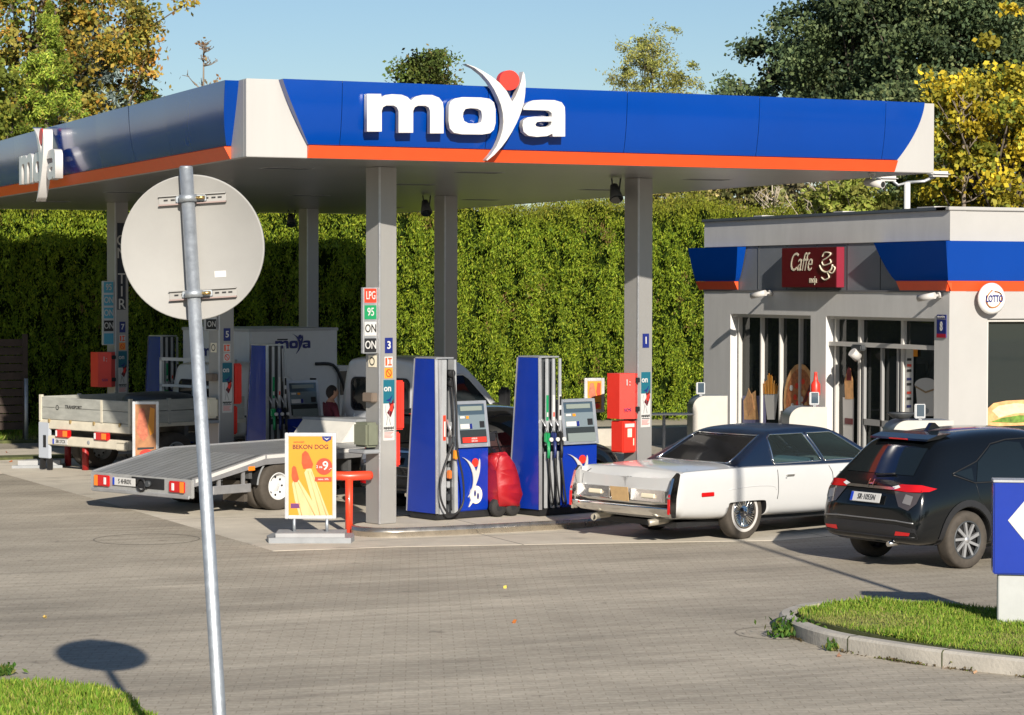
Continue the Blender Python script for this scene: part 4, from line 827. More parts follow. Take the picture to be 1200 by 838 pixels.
bl(lambda a, z, d: (-d, a, z), -.17, -.075, vv(1034), vv(1055), 'side'); bl(lambda a, z, d: (a, -d, z), -.165, -.07, BE-BU, BE-BU, 'front')
bl(lambda a, z, d: (-d, a, z), vv(874), vv(865), D_+.32, D_+.18, 'rear')
# dark interior room, floor, shelves
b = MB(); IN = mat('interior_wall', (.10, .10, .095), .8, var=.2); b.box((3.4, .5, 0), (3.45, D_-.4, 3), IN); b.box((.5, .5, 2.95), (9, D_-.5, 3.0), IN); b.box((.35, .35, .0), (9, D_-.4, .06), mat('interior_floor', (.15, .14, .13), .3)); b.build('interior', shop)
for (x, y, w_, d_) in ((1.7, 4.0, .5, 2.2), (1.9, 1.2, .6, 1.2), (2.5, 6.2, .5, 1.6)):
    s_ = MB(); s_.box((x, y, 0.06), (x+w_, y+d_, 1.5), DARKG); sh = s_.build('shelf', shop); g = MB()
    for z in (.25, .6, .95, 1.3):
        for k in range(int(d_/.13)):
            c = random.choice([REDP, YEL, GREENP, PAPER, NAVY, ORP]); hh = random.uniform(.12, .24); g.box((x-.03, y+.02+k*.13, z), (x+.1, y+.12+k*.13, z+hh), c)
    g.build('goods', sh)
# windows of the side facing the pumps
FRM = mat('window_frame', (.55, .53, .50), .4, var=.04)
def mull(b, y, w=.05, z0=0.05, z1=Z4, x0=.13, x1=.22): b.box((x0, y-w/2, z0), (x1, y+w/2, z1), FRM, .005)
wd1 = MB(); 
for px in (858, 884, 906, 929): mull(wd1, vv(px))
wd1.box((.06, W1[0], Z4-.06), (.22, W1[1], Z4), FRM); wd1.box((.06, W1[0], .05), (.22, W1[1], .12), FRM); w1 = wd1.build('window', shop)
g = MB(); g.box((.20, W1[0], .1), (.21, W1[1], Z4-.06), GLASS); g.build('pane', w1)
wd2 = MB()
for px, w_ in ((971, .05), (999, .08), (1049, .07)): mull(wd2, vv(px), w_)
wd2.box((.06, W2[0], Z4-.05), (.22, W2[1], Z4), FRM); wd2.box((.05, W2[0], 2.20), (.22, W2[1], 2.27), FRM); w2_ = wd2.build('door_frame', shop)
g = MB(); g.box((.20, W2[0], .1), (.21, W2[1], Z4-.06), GLASS); g.build('pane', w2_)
g = MB()
for px in (1004, 1025, 1044): g.box((.13, vv(px)-.025, .03), (.18, vv(px)+.025, 2.2), mat('door_bar', (.30, .30, .30), .4))
g.box((.13, vv(1044), .9), (.17, vv(1004), 1.0), MATS['door_bar']); dr = g.build('door', shop)
g = MB(); g.box((-.05, vv(1012), 2.14), (.06, vv(1000), 2.24), DARKG, .02); g.cyl((-.12, vv(1006), 2.12), (.0, vv(1006), 2.02), .08, WHITE); g.build('door_sensor', shop)
# food prints on the glass
def pz(py, px=900): return atu(px, py, BU).z
def pv(px): return vv(px)
FOODW = .17
def yfr(x): return lambda a, b_, d: (x-d, a, b_)
def foodthing(nm, lb, parts):
    t = thing(nm, (BU, BV, 0), 0, lb, 'window print', 'food prints on the shop windows')
    for pn, poly, m_, d_ in parts:
        b = MB(); b.prism(poly, m_, yfr(FOODW-d_*.004), -.002, .0015); b.build(pn, t)
    return t
P2 = lambda L: [(pv(x), pz(y, x)) for x, y in L]
ell = lambda cx, cy, rx, ry, n=20: P2([(cx+rx*math.cos(2*PI*k/n), cy+ry*math.sin(2*PI*k/n)) for k in range(n)])
fry = []
random.seed(3)
for k in range(16): x = 886+k*1.0; tilt = (k-8)*.25; h = 436+abs(k-7)*1.6+random.uniform(0, 8); fry.append(('fry', P2([(x, 462), (x+.8, 462), (x+.8+tilt, h), (x+tilt, h)]), [YEL, mat('fry_dark', (.50, .26, .07), .5)][k % 2], 1+k % 3*.5))
foodthing('window_print', 'print of french fries in a white cone on the left shop window', [('cone', P2([(886, 458), (903, 458), (899, 492), (890, 492)]), PAPER, 0)]+fry)
pk = [('pizza_crust', ell(928, 470, 19, 44), BREAD, 0), ('pizza_topping', ell(928, 471, 16, 39), CHEESE, 1), ('slice_cut', P2([(931, 474), (941, 448), (943, 450), (934, 476)]), MAROON, 2)]  # the dark red sliver is part of the printed pizza
for k in range(14): a = k*2.4; rr = 3+k*.9; pk.append(('topping_spot', ell(928+rr*.8*math.cos(a), 468+rr*1.9*math.sin(a), 2, 3.5, 10), [PAPER, REDP, BREAD][k % 3], 2.5))
foodthing('window_print', 'print of a whole round pizza on the left shop window', pk)
foodthing('window_print', 'print of a baked chicken roll at the left edge of the shop window', [('bread_shape', P2([(862, 470), (866, 463), (868, 455), (871, 462), (876, 458), (877, 465), (880, 492), (863, 492)]), BREAD, 0), ('crust_shape', P2([(866, 468), (872, 462), (875, 480), (868, 488)]), mat('crust', (.55, .28, .12), .6, var=.3, vscale=14), 1), ('poster_band', P2([(861, 464), (888, 464), (888, 496), (861, 496)]), mat('poster_blue', (.12, .12, .25), .5), -.5)])
foodthing('window_print', 'tall print of a hot dog in a white wrapper beside the shop door', [('wrapper', P2([(978, 466), (991, 466), (991, 520), (979, 520)]), PAPER, 0), ('hot_dog', P2([(981, 468), (980, 446), (984, 432), (987, 432), (990, 446), (991, 468)]), BREAD, 1), ('sausage_tip', P2([(983, 446), (983, 434), (985, 430), (988, 434), (988, 446)]), MAROON, 2), ('badge', P2([(981, 490), (990, 491), (990, 498), (981, 497)]), MAROON, 2)])
foodthing('window_print', 'print of a white paper coffee cup on the pane right of the shop door', [('cup', P2([(1063, 452), (1087, 452), (1084, 488), (1066, 488)]), mat('cup_print', (.6, .58, .55), .5), 0), ('lid', ell(1075, 451, 13, 8), PAPER, 1), ('rim', P2([(1063, 452), (1075, 459), (1087, 455), (1087, 457), (1075, 461), (1063, 454)]), mat('rim_brown', (.3, .2, .1), .5), 2), ('cup_swirl', ell(1074, 482, 5, 4, 14), GREYP, 2)])
foodthing('window_print', 'narrow white notice strip beside the door with small dark pictures', [('strip', P2([(1051, 409), (1060, 410), (1060, 486), (1051, 486)]), PAPER, 0)]+[('pictogram', P2([(1053, y), (1058, y), (1058, y+3), (1053, y+3)]), [BLACK, REDP, BLACK, NAVY][k % 4], 1) for k, y in enumerate((420, 427, 433, 443, 449, 459, 466, 475))])
foodthing('window_print', 'small yellow sticker at the top of the pane right of the door', [('sticker', P2([(1060, 409), (1065, 409), (1065, 418), (1060, 418)]), YEL, 0)])
# front window of the sunlit side
b = MB(); b.box((FX[0], .06, Z4-.05), (FX[1], .2, Z4+.0), FRM, .005); b.box((FX[0], .06, .05), (FX[0]+.06, .2, Z4-.05), FRM); b.box((FX[0]+.06, .06, .05), (FX[1], .2, .12), FRM); w3 = b.build('window', shop)
g = MB(); g.box((FX[0]+.05, .15, .1), (FX[1], .16, Z4-.05), GLASS); g.build('pane', w3)
g = MB(); g.box((FX[0]+.06, .18, 2.33), (FX[1], .20, Z4-.05), mat('blind_green', (.30, .36, .28), .6)); g.build('roller_blind', w3)
t = thing('window_print', (BU, BV, 0), 0, 'large print of a filled baguette on the sunlit front window', 'window print', 'food prints on the shop windows'); P3_ = lambda L: [(atv(x, y, BV).x-BU, atv(x, y, BV).z) for x, y in L]
b = MB(); b.prism(P3_([(1158, 492), (1162, 480), (1170, 473), (1185, 470), (1205, 469), (1230, 472), (1230, 497), (1205, 499), (1175, 500), (1162, 499)]), BREAD, XZ(.135), -.003, 0); b.build('baguette', t)
b = MB(); b.prism(P3_([(1168, 482), (1176, 476), (1195, 473), (1225, 475), (1225, 484), (1195, 485), (1176, 490)]), mat('bread_light', (.80, .60, .35), .6, var=.25, vscale=9), XZ(.13), -.003, 0); b.build('crumb', t)
b = MB(); b.prism(P3_([(1166, 495), (1180, 490), (1200, 487), (1230, 488), (1230, 494), (1195, 496)]), mat('salad', (.12, .22, .03), .6, var=.5, vscale=14), XZ(.127), -.003, 0); b.build('filling', t)
b = MB(); b.box((FX[0]+.07, .14, .3), (FX[0]+.35, .146, .97), NAVY); b.build('poster_band', t)
# cafe sign
u_ = BU-.16; a0 = atu(980, 313, u_); a1 = atu(916, 313, u_); zt = atu(950, 290, u_).z; zb_ = atu(950, 337, u_).z
t = thing('cafe_sign', (BU, BV, 0), 0, 'dark red Caffe sign box with cream script lettering on the grey band', 'sign'); y0, y1 = a0.y-BV, a1.y-BV
b = MB(); b.box((-.16, y0, zb_), (-.002, y1, zt), MAROON, .008); b.box((-.155, y0-.006, zb_+.006), (-.01, y0+.004, zt-.006), mat('sign_rim_red', (.22, .012, .03), .4)); b.build('sign_box', t)
fy = lambda ypx, zpx, d: F((-.16-d, atu(ypx, zpx, u_).y-BV, atu(ypx, zpx, u_).z), (0, -1, 0))
text('lettering', 'Caffe', .33, CREAM, t, fy(938, 308, .006), sx=.80, shear=.4, bold=-.006); text('lettering', 'moja', .12, CREAM, t, fy(953, 328, .006), sx=.8, bold=.01)
b = MB(); cv3 = lambda L: [(-.168, atu(x, y, u_).y-BV, atu(x, y, u_).z) for x, y in smoothpts(L, 4)]
for L, r_ in (([(964, 301), (967, 296), (974, 297), (970, 302), (964, 306), (966, 311), (974, 308), (973, 304)], .012), ([(961, 311), (964, 317), (970, 319), (975, 315), (976, 310)], .016), ([(976, 312), (979, 314), (976, 320), (972, 319)], .012), ([(963, 325), (967, 328), (972, 325), (970, 319)], .012)): b.tube(cv3(L), r_, CREAM, 6)
b.build('cup_drawing', t)
# lottery disc
q = atv(1162.5, 350, BV-.16); t = thing('lottery_sign', tuple(q), 0, 'round white LOTTO sign disc with orange swirl by the shop corner', 'sign'); r_ = 18.5/(FPX/(Vector(q)-CP).dot(FW)); rz_ = R(-24)
b = MB(); b.lathe([(0, -.075), (r_*.5, -.07), (r_*.85, -.045), (r_, 0), (r_, .03), (r_*.9, .06), (0, .06)], mat('sign_pearl', (.78, .76, .73), .3, coat=.4), (0, 0, 0), 'Y', 40); b.box((-.03, .02, -.03), (.03, .16, .03), GREYP); b.build('disc', t)
b = MB(); sw = lambda L, w_: [b.prism([(x-w_, z), (x, z+w_), (x+w_, z), (x, z-w_)], mat('swirl_orange', (.55, .20, .05), .4), XZ(0), -.082, -.06) for x, z in smoothpts(L, 10)]
sw([(-.05, .13), (-.13, .05), (-.15, -.05), (-.08, -.13), (.04, -.12), (.12, -.03), (.12, .06), (.07, .10), (.0, .11)], .011); b.build('swirl', t); text('lettering', 'LOTTO', .11, NAVY, t, F((-.01, -.086, -.005)), sx=.62, bold=.03)
# house number
q = (vv(1104), pz(383, 1104)); t = thing('house_number', (BU, BV, 0), 0, 'blue and red house number plate reading 8 near the corner', 'sign')
b = MB(); b.box((-.015, q[0]-.13, q[1]-.17), (-.002, q[0]+.13, q[1]+.19), NAVY); b.box((-.018, q[0]-.13, q[1]-.17), (-.0145, q[0]+.13, q[1]-.11), mat('plate_red', (.35, .01, .03), .4)); b.box((-.018, q[0]-.13, q[1]+.12), (-.0145, q[0]+.13, q[1]+.125), PAPER); b.build('plate', t)
text('lettering', '8', .15, PAPER, t, F((-.020, q[0], q[1]+.0), (0, -1, 0)), sx=.7, bold=.02); text('lettering', 'UL. RZEMIEŚLN.', .026, PAPER, t, F((-.020, q[0], q[1]+.155), (0, -1, 0)), sx=.8)
camera_thing((BU-.26, atu(890, 345, BU-.25).y, atu(890, 345, BU-.25).z), (-.3, .55, -.12), 'small white camera on the shop wall left of the Caffe sign', (.25, 0, .03)); camera_thing((BU-.26, atu(1087, 348, BU-.25).y, atu(1087, 348, BU-.25).z), (-.3, .55, -.1), 'small white camera on the shop wall under the blue corner band', (.25, 0, .03))
# fire extinguisher sign / extinguisher on the wall between window and door
q = atu(957, 450, BU-.1); t = thing('fire_extinguisher', (BU-.12, q.y, q.z-.2), 0, 'small red extinguisher hung on the wall between window and door', 'fire extinguisher'); b = MB(); b.lathe([(0, 0), (.075, 0), (.08, .03), (.08, .20), (.04, .26), (.025, .38), (.03, .40), (0, .41)], RED, (0, 0, 0)); b.build('cylinder', t)
# service cabinets with rounded shoulder and small monitor
def cabinet(px, py, px2, lb, mon, sh):
    a = atz(px, py, 1.27); t = thing('service_cabinet', (a.x, a.y, 0), R(-18), lb, 'service cabinet', 'white service cabinets in front of the shop'); W_ = .62 if px < 1000 else .9; r_ = .22
    pr_ = [(0, 0), (W_, 0), (W_, 1.27)]+[(r_-r_*math.sin(R(k*9)), 1.27-r_+r_*math.cos(R(k*9))) for k in range(11)]
    b = MB(); b.prism(pr_, mat('cabinet_cream', (.46, .44, .40), .45, var=.05), XZ(0), 0, .03); b.build('front_panel', t)
    b = MB(); b.prism([(x*.99+.004, z*.995) for x, z in pr_], mat('cabinet_shade_grey', (.20, .23, .27), .4), XZ(.031), 0, .62); b.build('shell', t)  # grey paints the shade on the white cabinet's curved left side
    if mon: b = MB(); b.box((W_*mon, .2, 1.29), (W_*mon+.16, .26, 1.50), SILVER, .01); b.box((W_*mon+.03, .195, 1.32), (W_*mon+.14, .199, 1.49), SCREEN); b.box((W_*mon+.06, .21, 1.26), (W_*mon+.11, .25, 1.30), GREYP); b.build('monitor', t)
    if sh: b = MB(); b.box((-.75, -.05, .93), (.02, .30, .96), PAPER, .005); b.cyl((-.5, .1, 0), (-.5, .1, .93), .03, GREYP); b.build('shelf', t)
    return t
cabinet(812, 464, 850, 'white cabinet with rounded shoulder at the left corner of the shop', .15, True); cabinet(925, 477, 970, 'white cabinet with monitor in front of the pizza window', .6, False); t = cabinet(1046, 493, 1108, 'wide white cabinet with small grey dish beside the shop door', .42, False)
b = MB(); b.lathe([(0, 0), (.12, .02), (.19, .08), (.20, .10), (0, .10)], DARKG, (.15, .12, 1.28)); b.build('dish', t)
b = MB()
for k in range(6): b.box((-.02+.09*k, -.006, 1.06+.02*(k % 2)), (.03+.09*k, -.001, 1.10+.02*(k % 2)), [mat('pink', (.6, .05, .25), .5), NAVY, REDP][k % 3])
b.build('sticker', t)
tr = thing('hand_trolley', (19.5, 31.6, 0), R(-20), 'small white framed board standing left of the shop door', 'stand'); a = atz(1025, 455, 1.5); tr.location = (a.x+.3, a.y+.3, 0)
b = MB(); b.tube(smoothpts([(0, 0, 0), (0, 0, 1.3), (.05, 0, 1.42), (.3, 0, 1.40), (.34, 0, 1.3), (.34, 0, 0)], 4), .025, PAPER); b.build('frame', tr); b = MB(); b.box((.03, -.01, .3), (.31, .01, 1.36), GREYP); b.build('board', tr)
# ------------------------------------------------------------ hedge
HV = 52.4; LEAFM = leafmat('foliage', .28, .5)
def htop(u): return 5.02+.10*np.sin(u*2.1)+.07*np.sin(u*5.3+1)+.08*np.sin(u*.7+2)
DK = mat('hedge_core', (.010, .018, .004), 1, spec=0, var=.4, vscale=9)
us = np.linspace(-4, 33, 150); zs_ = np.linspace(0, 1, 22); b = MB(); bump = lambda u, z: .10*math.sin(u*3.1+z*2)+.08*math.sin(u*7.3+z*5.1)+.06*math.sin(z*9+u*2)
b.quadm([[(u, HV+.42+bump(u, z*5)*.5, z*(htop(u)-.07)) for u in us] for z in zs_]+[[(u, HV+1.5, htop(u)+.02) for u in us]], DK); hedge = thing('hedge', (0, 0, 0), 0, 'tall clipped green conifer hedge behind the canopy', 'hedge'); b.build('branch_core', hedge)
nt_ = 13000; per_ = 32; n = nt_*per_; m2 = 60000; ut = RNG.uniform(-4, 33, m2); P2_ = np.c_[ut, HV+RNG.uniform(0, 1.5, m2), htop(ut)+RNG.normal(0, .09, m2)+np.abs(RNG.normal(0, .09, m2))]
tu = RNG.uniform(-4, 33, nt_); tz = RNG.uniform(0, 1, nt_)**.9*htop(tu); bul = lambda u, z: .13*np.cos(u*6.6+.6*np.sin(z*1.3+u))+.10*np.sin(u*3.1+z*2)+.07*np.sin(z*5+u*4.3)
ty = HV+.04-bul(tu, tz)+RNG.normal(0, .085, nt_); k = np.repeat(np.arange(nt_), per_); sz_ = RNG.uniform(.6, 1.5, nt_)[k]
P = np.c_[tu[k]+RNG.normal(0, .050, n)*sz_, ty[k]+RNG.normal(0, .045, n)*sz_, tz[k]+RNG.normal(0, .095, n)*sz_]; u = P[:, 0]; z = P[:, 2]; ttone = RNG.normal(1, .13, nt_)[k][:, None]
tipy = np.clip((P[:, 2]-4.55)/.5, 0, 1)[:, None]
c1 = palette(n, [(.19, .27, .025), (.28, .36, .03), (.08, .14, .018), (.38, .41, .045)], [4, 4, 1.6, 1.2], .16); c1 = c1*ttone; br = np.sin(u*1.3+1)*np.sin(z*1.7)+RNG.normal(0, .45, nt_)[k]; c1[(br > 1.45)] = (.24, .16, .06)
c1 = c1*(1-.6*tipy)+np.array([.27, .27, .03])*.6*tipy
c2 = palette(m2, [(.22, .24, .03), (.30, .28, .04), (.15, .19, .03)], [3, 2, 2], .25)
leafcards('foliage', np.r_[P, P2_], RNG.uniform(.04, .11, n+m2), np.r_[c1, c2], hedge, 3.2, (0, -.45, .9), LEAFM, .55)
# low fence, stakes at far left
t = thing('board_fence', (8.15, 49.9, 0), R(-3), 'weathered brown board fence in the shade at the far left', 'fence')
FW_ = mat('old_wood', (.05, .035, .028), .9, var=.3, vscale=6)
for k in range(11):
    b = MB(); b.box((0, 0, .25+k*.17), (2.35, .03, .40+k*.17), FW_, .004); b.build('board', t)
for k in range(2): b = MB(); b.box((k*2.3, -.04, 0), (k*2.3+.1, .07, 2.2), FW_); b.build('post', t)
for x, lb in ((9, 'short concrete post in the shaded grass at the far left edge'), (29, 'short concrete post in the shaded grass nearer the truck')):
    p = atz(x, 506); t = thing('concrete_post', (p.x, p.y, 0), 0, lb, 'post', 'concrete posts in the shaded grass'); b = MB(); b.box((-.10, -.1, 0), (.10, .1, .38), CONC, .02); b.build('block', t); b = MB(); b.cyl((0, 0, .38), (0, 0, .62), .015, STEEL); b.build('rod', t)
p = atz(37, 520); t = thing('thin_post', (p.x, p.y+.5, 0), 0, 'thin grey steel post left of the dropside truck', 'post'); b = MB(); b.cyl((0, 0, 0), (0, 0, 1.3), .04, STEEL); b.build('tube', t)
# ------------------------------------------------------------ trees behind
TWIG = mat('twig', (.20, .16, .12), .9, var=.3)
def tree(name, u, v, cz, rx, ry, rz, n, cols, wts, ls, lb, trunk_r=.18, clumps=60, clr=.20, gaps=.0, group='trees behind the hedge and canopy', twigs=14, asp=1.6, seed=0, power=1.0):
    rg = np.random.default_rng(seed+int(u*10)); clumps = int(clumps*1.7); clr = clr*.85; t = thing(name, (u, v, 0), 0, lb, 'tree', group)
    d = rg.normal(size=(clumps, 3)); d /= np.linalg.norm(d, axis=1)[:, None]; r = rg.uniform(.35, 1.0, clumps)**.6; C_ = d*r[:, None]*np.array([rx, ry, rz])*(1+.18*rg.normal(size=(clumps, 1)))+np.array([0, 0, cz])
    k = rg.choice(clumps, n, p=(lambda w: w/w.sum())(rg.uniform(.15, 1, clumps))); cr = (clr*rg.uniform(.5, 1.5, clumps))[k]*min(rx, rz*1.2); dd = rg.normal(size=(n, 3)); ax_ = rg.normal(size=(clumps, 3)); ax_ /= np.linalg.norm(ax_, axis=1)[:, None]; al = (dd*ax_[k]).sum(1)[:, None]; dd = dd+ax_[k]*al*.9; P = C_[k]+dd*(cr*.62)[:, None]*[1, 1, .7]
    tone = 1+.30*rg.normal(size=clumps); ci = rg.choice(len(cols), clumps, p=np.array(wts)/sum(wts)); base = np.array(cols)[ci][k]; alt = palette(n, cols, wts, .2); mixv = (rg.random(n) < .45)[:, None]; c = np.where(mixv, alt, base)*tone[k][:, None]*(1+rg.uniform(-.2, .2, (n, 1)))
    clumps = clumps; b = MB(); L = [(0, 0, 0), (.05*rx, 0, cz*.4), (-.03*rx, .1, cz*.8), (.0, 0, cz+rz*.6)]; b.tube(L, trunk_r, BARK, 8, [trunk_r, trunk_r*.8, trunk_r*.5, trunk_r*.1]); b.build('trunk', t)
    b = MB()
    for q in range(min(twigs, clumps)):
        e = Vector(C_[q]); s_ = Vector((0, 0, max(.5, cz*.35+(e.z-cz*.35)*.45))); mid = (s_+e)/2+Vector(rg.normal(0, .12*rx, 3)); b.tube([s_, mid, e], .03, BARK, 5, [trunk_r*.4, trunk_r*.2, trunk_r*.06])
    if twigs: b.build('limb', t)
    leafcards('crown', P, rg.uniform(.6, 1.3, n)*ls, np.clip(c, 0, 1), t, asp, None, LEAFM); return t
def conifer(u, v, h, r, n, cols, wts, lb, ls=.2, z0=.5, spread=1.0):
    rg = np.random.default_rng(int(u*7+3)); t = thing('conifer_tree', (u, v, 0), 0, lb, 'tree', 'trees behind the hedge and canopy')
    b = MB(); b.tube([(0, 0, 0), (0, 0, h*.98)], .14, BARK, 8, [.16, .02]); b.build('trunk', t)
    nb = 230; zb = z0+(h-z0)*rg.random(nb)**1.1; az = rg.uniform(0, 2*PI, nb); ln = (r*(1-(zb-z0)/(h-z0))**.8+.12)*rg.uniform(.7, 1.2, nb)
    k = rg.integers(0, nb, n); s_ = rg.random(n)**.7; w_ = .16*ln[k]*(1.1-s_)
    P = np.c_[np.cos(az[k])*ln[k]*s_+rg.normal(0, 1, n)*w_, np.sin(az[k])*ln[k]*s_+rg.normal(0, 1, n)*w_, zb[k]+.25*ln[k]*(s_-.8*s_**2)*spread+rg.normal(0, .07, n)]
    tone = (1+.25*rg.normal(size=nb))[k][:, None]; c = palette(n, cols, wts, .25)*tone; leafcards('crown', P, rg.uniform(.6, 1.2, n)*ls, np.clip(c, 0, 1), t, 3.2, None, LEAFM); return t
def at_tree(px, dd): p = atd(px, 200, dd); return p.x, p.y
def zt_(py, dd): return CAMZ+(335.4-py)/FPX*dd
AUT = [(.36, .25, .04), (.28, .24, .05), (.40, .20, .04), (.12, .16, .03), (.34, .31, .07)]
x, y = at_tree(20, 62); tree('autumn_tree', x, y, zt_(60, 62), 3.6, 2.5, 3.6, 40000, AUT, [3, 3, 1.2, 3, 3], .14, 'tall autumn tree with yellow and orange leaves at the top left corner', clumps=120, clr=.10, twigs=60, seed=1)
x, y = at_tree(128, 66); tree('autumn_tree', x, y, zt_(90, 66), 1.35, 1.3, 2.6, 8500, [(.42, .30, .07), (.36, .29, .07), (.46, .26, .07), (.2, .2, .05)], [3, 2, 1, 1.5], .14, 'sparse branch of yellow brown leaves against the sky left of the twig tree', clumps=70, clr=.13, twigs=60, seed=2, trunk_r=.1)
x, y = at_tree(55, 57); conifer(x, y, zt_(8, 57), 2.5, 80000, [(.27, .36, .045), (.38, .43, .07), (.16, .24, .04), (.34, .24, .07)], [4, 3, 3, .8], 'pointed green conifer rising above the left fascia', .11)
x, y = at_tree(108, 62); conifer(x, y, zt_(15, 62), 3.0, 46000, [(.24, .31, .29), (.30, .37, .36), (.16, .22, .20)], [3, 3, 2], 'pale blue green spruce right of the pointed conifer', .15)
x, y = at_tree(-15, 55); tree('broadleaf_tree', x, y, zt_(130, 55), .7, 1.0, 1.3, 6000, [(.14, .17, .03), (.24, .24, .04), (.10, .13, .02)], [3, 2, 2], .13, 'mixed green shrub tree at the far left above the fascia', clumps=60, clr=.2)
x, y = at_tree(497, 85); tree('broadleaf_tree', x, y, zt_(99, 85), 1.08, 1.0, 1.25, 9000, [(.09, .13, .03), (.14, .17, .04), (.20, .15, .05)], [4, 3, 1], .14, 'small round tree crown behind the word sign', clumps=26, clr=.30, seed=4)
x, y = at_tree(765, 80); tree('birch_tree', x, y, zt_(105, 80), 1.45, 1.3, 2.0, 15000, [(.27, .28, .07), (.34, .32, .09), (.20, .22, .06)], [3, 3, 2], .11, 'light yellow green birch crown above the middle of the canopy', clumps=110, clr=.15, asp=2.6, twigs=40, seed=5, trunk_r=.1)
DG = [(.085, .125, .060), (.12, .16, .068), (.05, .08, .042), (.18, .21, .09)]
for i, (px, py, dd, rx, rz, lb) in enumerate(((868, 112, 82, 1.0, .9, 'small dark crown at the left foot of the dark tree group'), (925, 104, 75, 1.35, 1.75, 'dark green tree with ragged left edge in the group on the right'), (1000, 66, 72, 1.9, 3.0, 'tallest dark green tree above the right end of the canopy'), (1048, 50, 74, 2.4, 3.6, 'broad dark green tree reaching the top edge of the photo'), (1125, 48, 70, 2.6, 3.6, 'dark green tree behind the yellow tree on the right'), (1195, 55, 76, 2.6, 3.6, 'dark green tree at the right edge of the photo'), (1080, 175, 68, 2.6, 1.9, 'low dark crown between canopy end and yellow tree'))):
    x, y = at_tree(px, dd); tree('broadleaf_tree', x, y, zt_(py, dd), rx, 1.8, rz, int(4600*rx*rz), DG, [4, 4, 2, 1.2], .15, lb, clumps=int(6.5*rx*rz), clr=.26, seed=10+i, twigs=12)
YT = [(.42, .34, .03), (.35, .31, .04), (.48, .36, .03), (.20, .22, .03), (.12, .16, .03)]
x, y = at_tree(1172, 58); tree('autumn_tree', x, y, zt_(172, 58), 1.9, 1.5, 2.3, 24000, YT, [4, 3.5, 2, 2.5, 1.5], .14, 'bright yellow leaved tree at the right behind the shop roof', clumps=80, clr=.14, twigs=60, seed=20, asp=1.4)
x, y = at_tree(1120, 60); tree('autumn_tree', x, y, zt_(215, 60), 1.2, 1.2, .9, 7000, YT, [3, 3, 1, 2, 2], .13, 'low yellow green bush beside the lamp behind the shop', clumps=30, clr=.2, seed=21)
# shrubs over the hedge behind the shop
for i, (px, py, dd, rx, rz, cols, lb) in enumerate(((800, 228, 62, 1.3, .55, [(.34, .30, .06), (.25, .25, .06), (.40, .33, .14)], 'pale yellow shrub above the hedge left of the shop'), (870, 232, 62, 1.4, .6, [(.26, .25, .08), (.32, .26, .12), (.16, .17, .06)], 'dull yellow shrub behind the shop roof'), (1005, 235, 60, 1.2, .6, [(.22, .26, .05), (.30, .30, .07)], 'green shrub behind the shop roof by the street lamp'), (945, 222, 64, 1.6, .8, [(.13, .12, .06), (.20, .17, .09)], 'brownish thin shrub between trunks behind the shop'))):
    x, y = at_tree(px, dd); tree('shrub', x, y, zt_(py, dd), rx, 1, rz, 4200, cols, [1]*len(cols), .15, lb, clumps=40, clr=.22, seed=30+i, group='shrubs behind the shop', trunk_r=.05, twigs=25)
def bare(px, ptop, dd, h, lb, n=26, spread=1, m=TWIG, seed=0, lean=0, leaves=0):
    rg = random.Random(seed); x, y = at_tree(px, dd); t = thing('bare_tree', (x, y, 0), 0, lb, 'tree', 'bare twig trees'); top = zt_(ptop, dd); b = MB(); b.tube([(0, 0, 0), (.05, 0, top*.6), (lean, 0, top)], .05, m, 6, [.12, .06, .012]); tr_ = b.build('trunk', t); b = MB(); tips = []
    for k in range(n):
        z = top-h*rg.random()**.8; L = spread*(.25+.5*(top-z)/h)*rg.uniform(.6, 1.3); a = rg.uniform(0, 2*PI); s_ = Vector((lean*(z/top)**2, 0, z)); e = s_+Vector((math.cos(a)*L, math.sin(a)*L, L*rg.uniform(.3, 1.1))); mid = (s_+e)/2+Vector((0, 0, -.08*L)); b.tube([s_, mid, e], .012, m, 4, [.028, .018, .007])
        for j in range(4): f = rg.uniform(.3, 1); s2 = s_.lerp(e, f); e2 = s2+Vector((rg.uniform(-1, 1), rg.uniform(-1, 1), rg.uniform(.1, 1)))*.3*L; b.tube([s2, e2], .006, m, 4, [.012, .005]); tips.append(e2)
    b.build('limb', t)
    if leaves: P = np.array([list(rg.choice(tips)) for _ in range(leaves)])+RNG.normal(0, .05, (leaves, 3)); leafcards('crown', P, .12, palette(leaves, [(.3, .15, .06), (.35, .25, .12)], [1, 1]), t, 1.5, None, LEAFM)
bare(235, 50, 66, 1.6, 'thin leafless twig tree against the sky above the left fascia', 16, .75, TWIG, 1, .1, 40)
PALEB = mat('pale_branch', (.42, .36, .28), .9)
bare(962, 205, 60, 2.0, 'pale bare branching tree behind the shop roof', 30, 1.3, PALEB, 3, .3); bare(905, 212, 61, 1.8, 'pale bare shrub stems left of the branching tree', 26, 1.1, PALEB, 4); bare(925, 100, 80, 2.2, 'pale dead twigs in front of the dark trees above the canopy', 24, .9, PALEB, 5); bare(1000, 214, 62, 1.6, 'thin brown bare shrub behind the shop near the lamp', 26, 1.0, TWIG, 6)
bare(1128, 110, 57, 2.6, 'thin grey twigs in front of the dark trees left of the yellow tree', 22, 1.1, TWIG, 7)

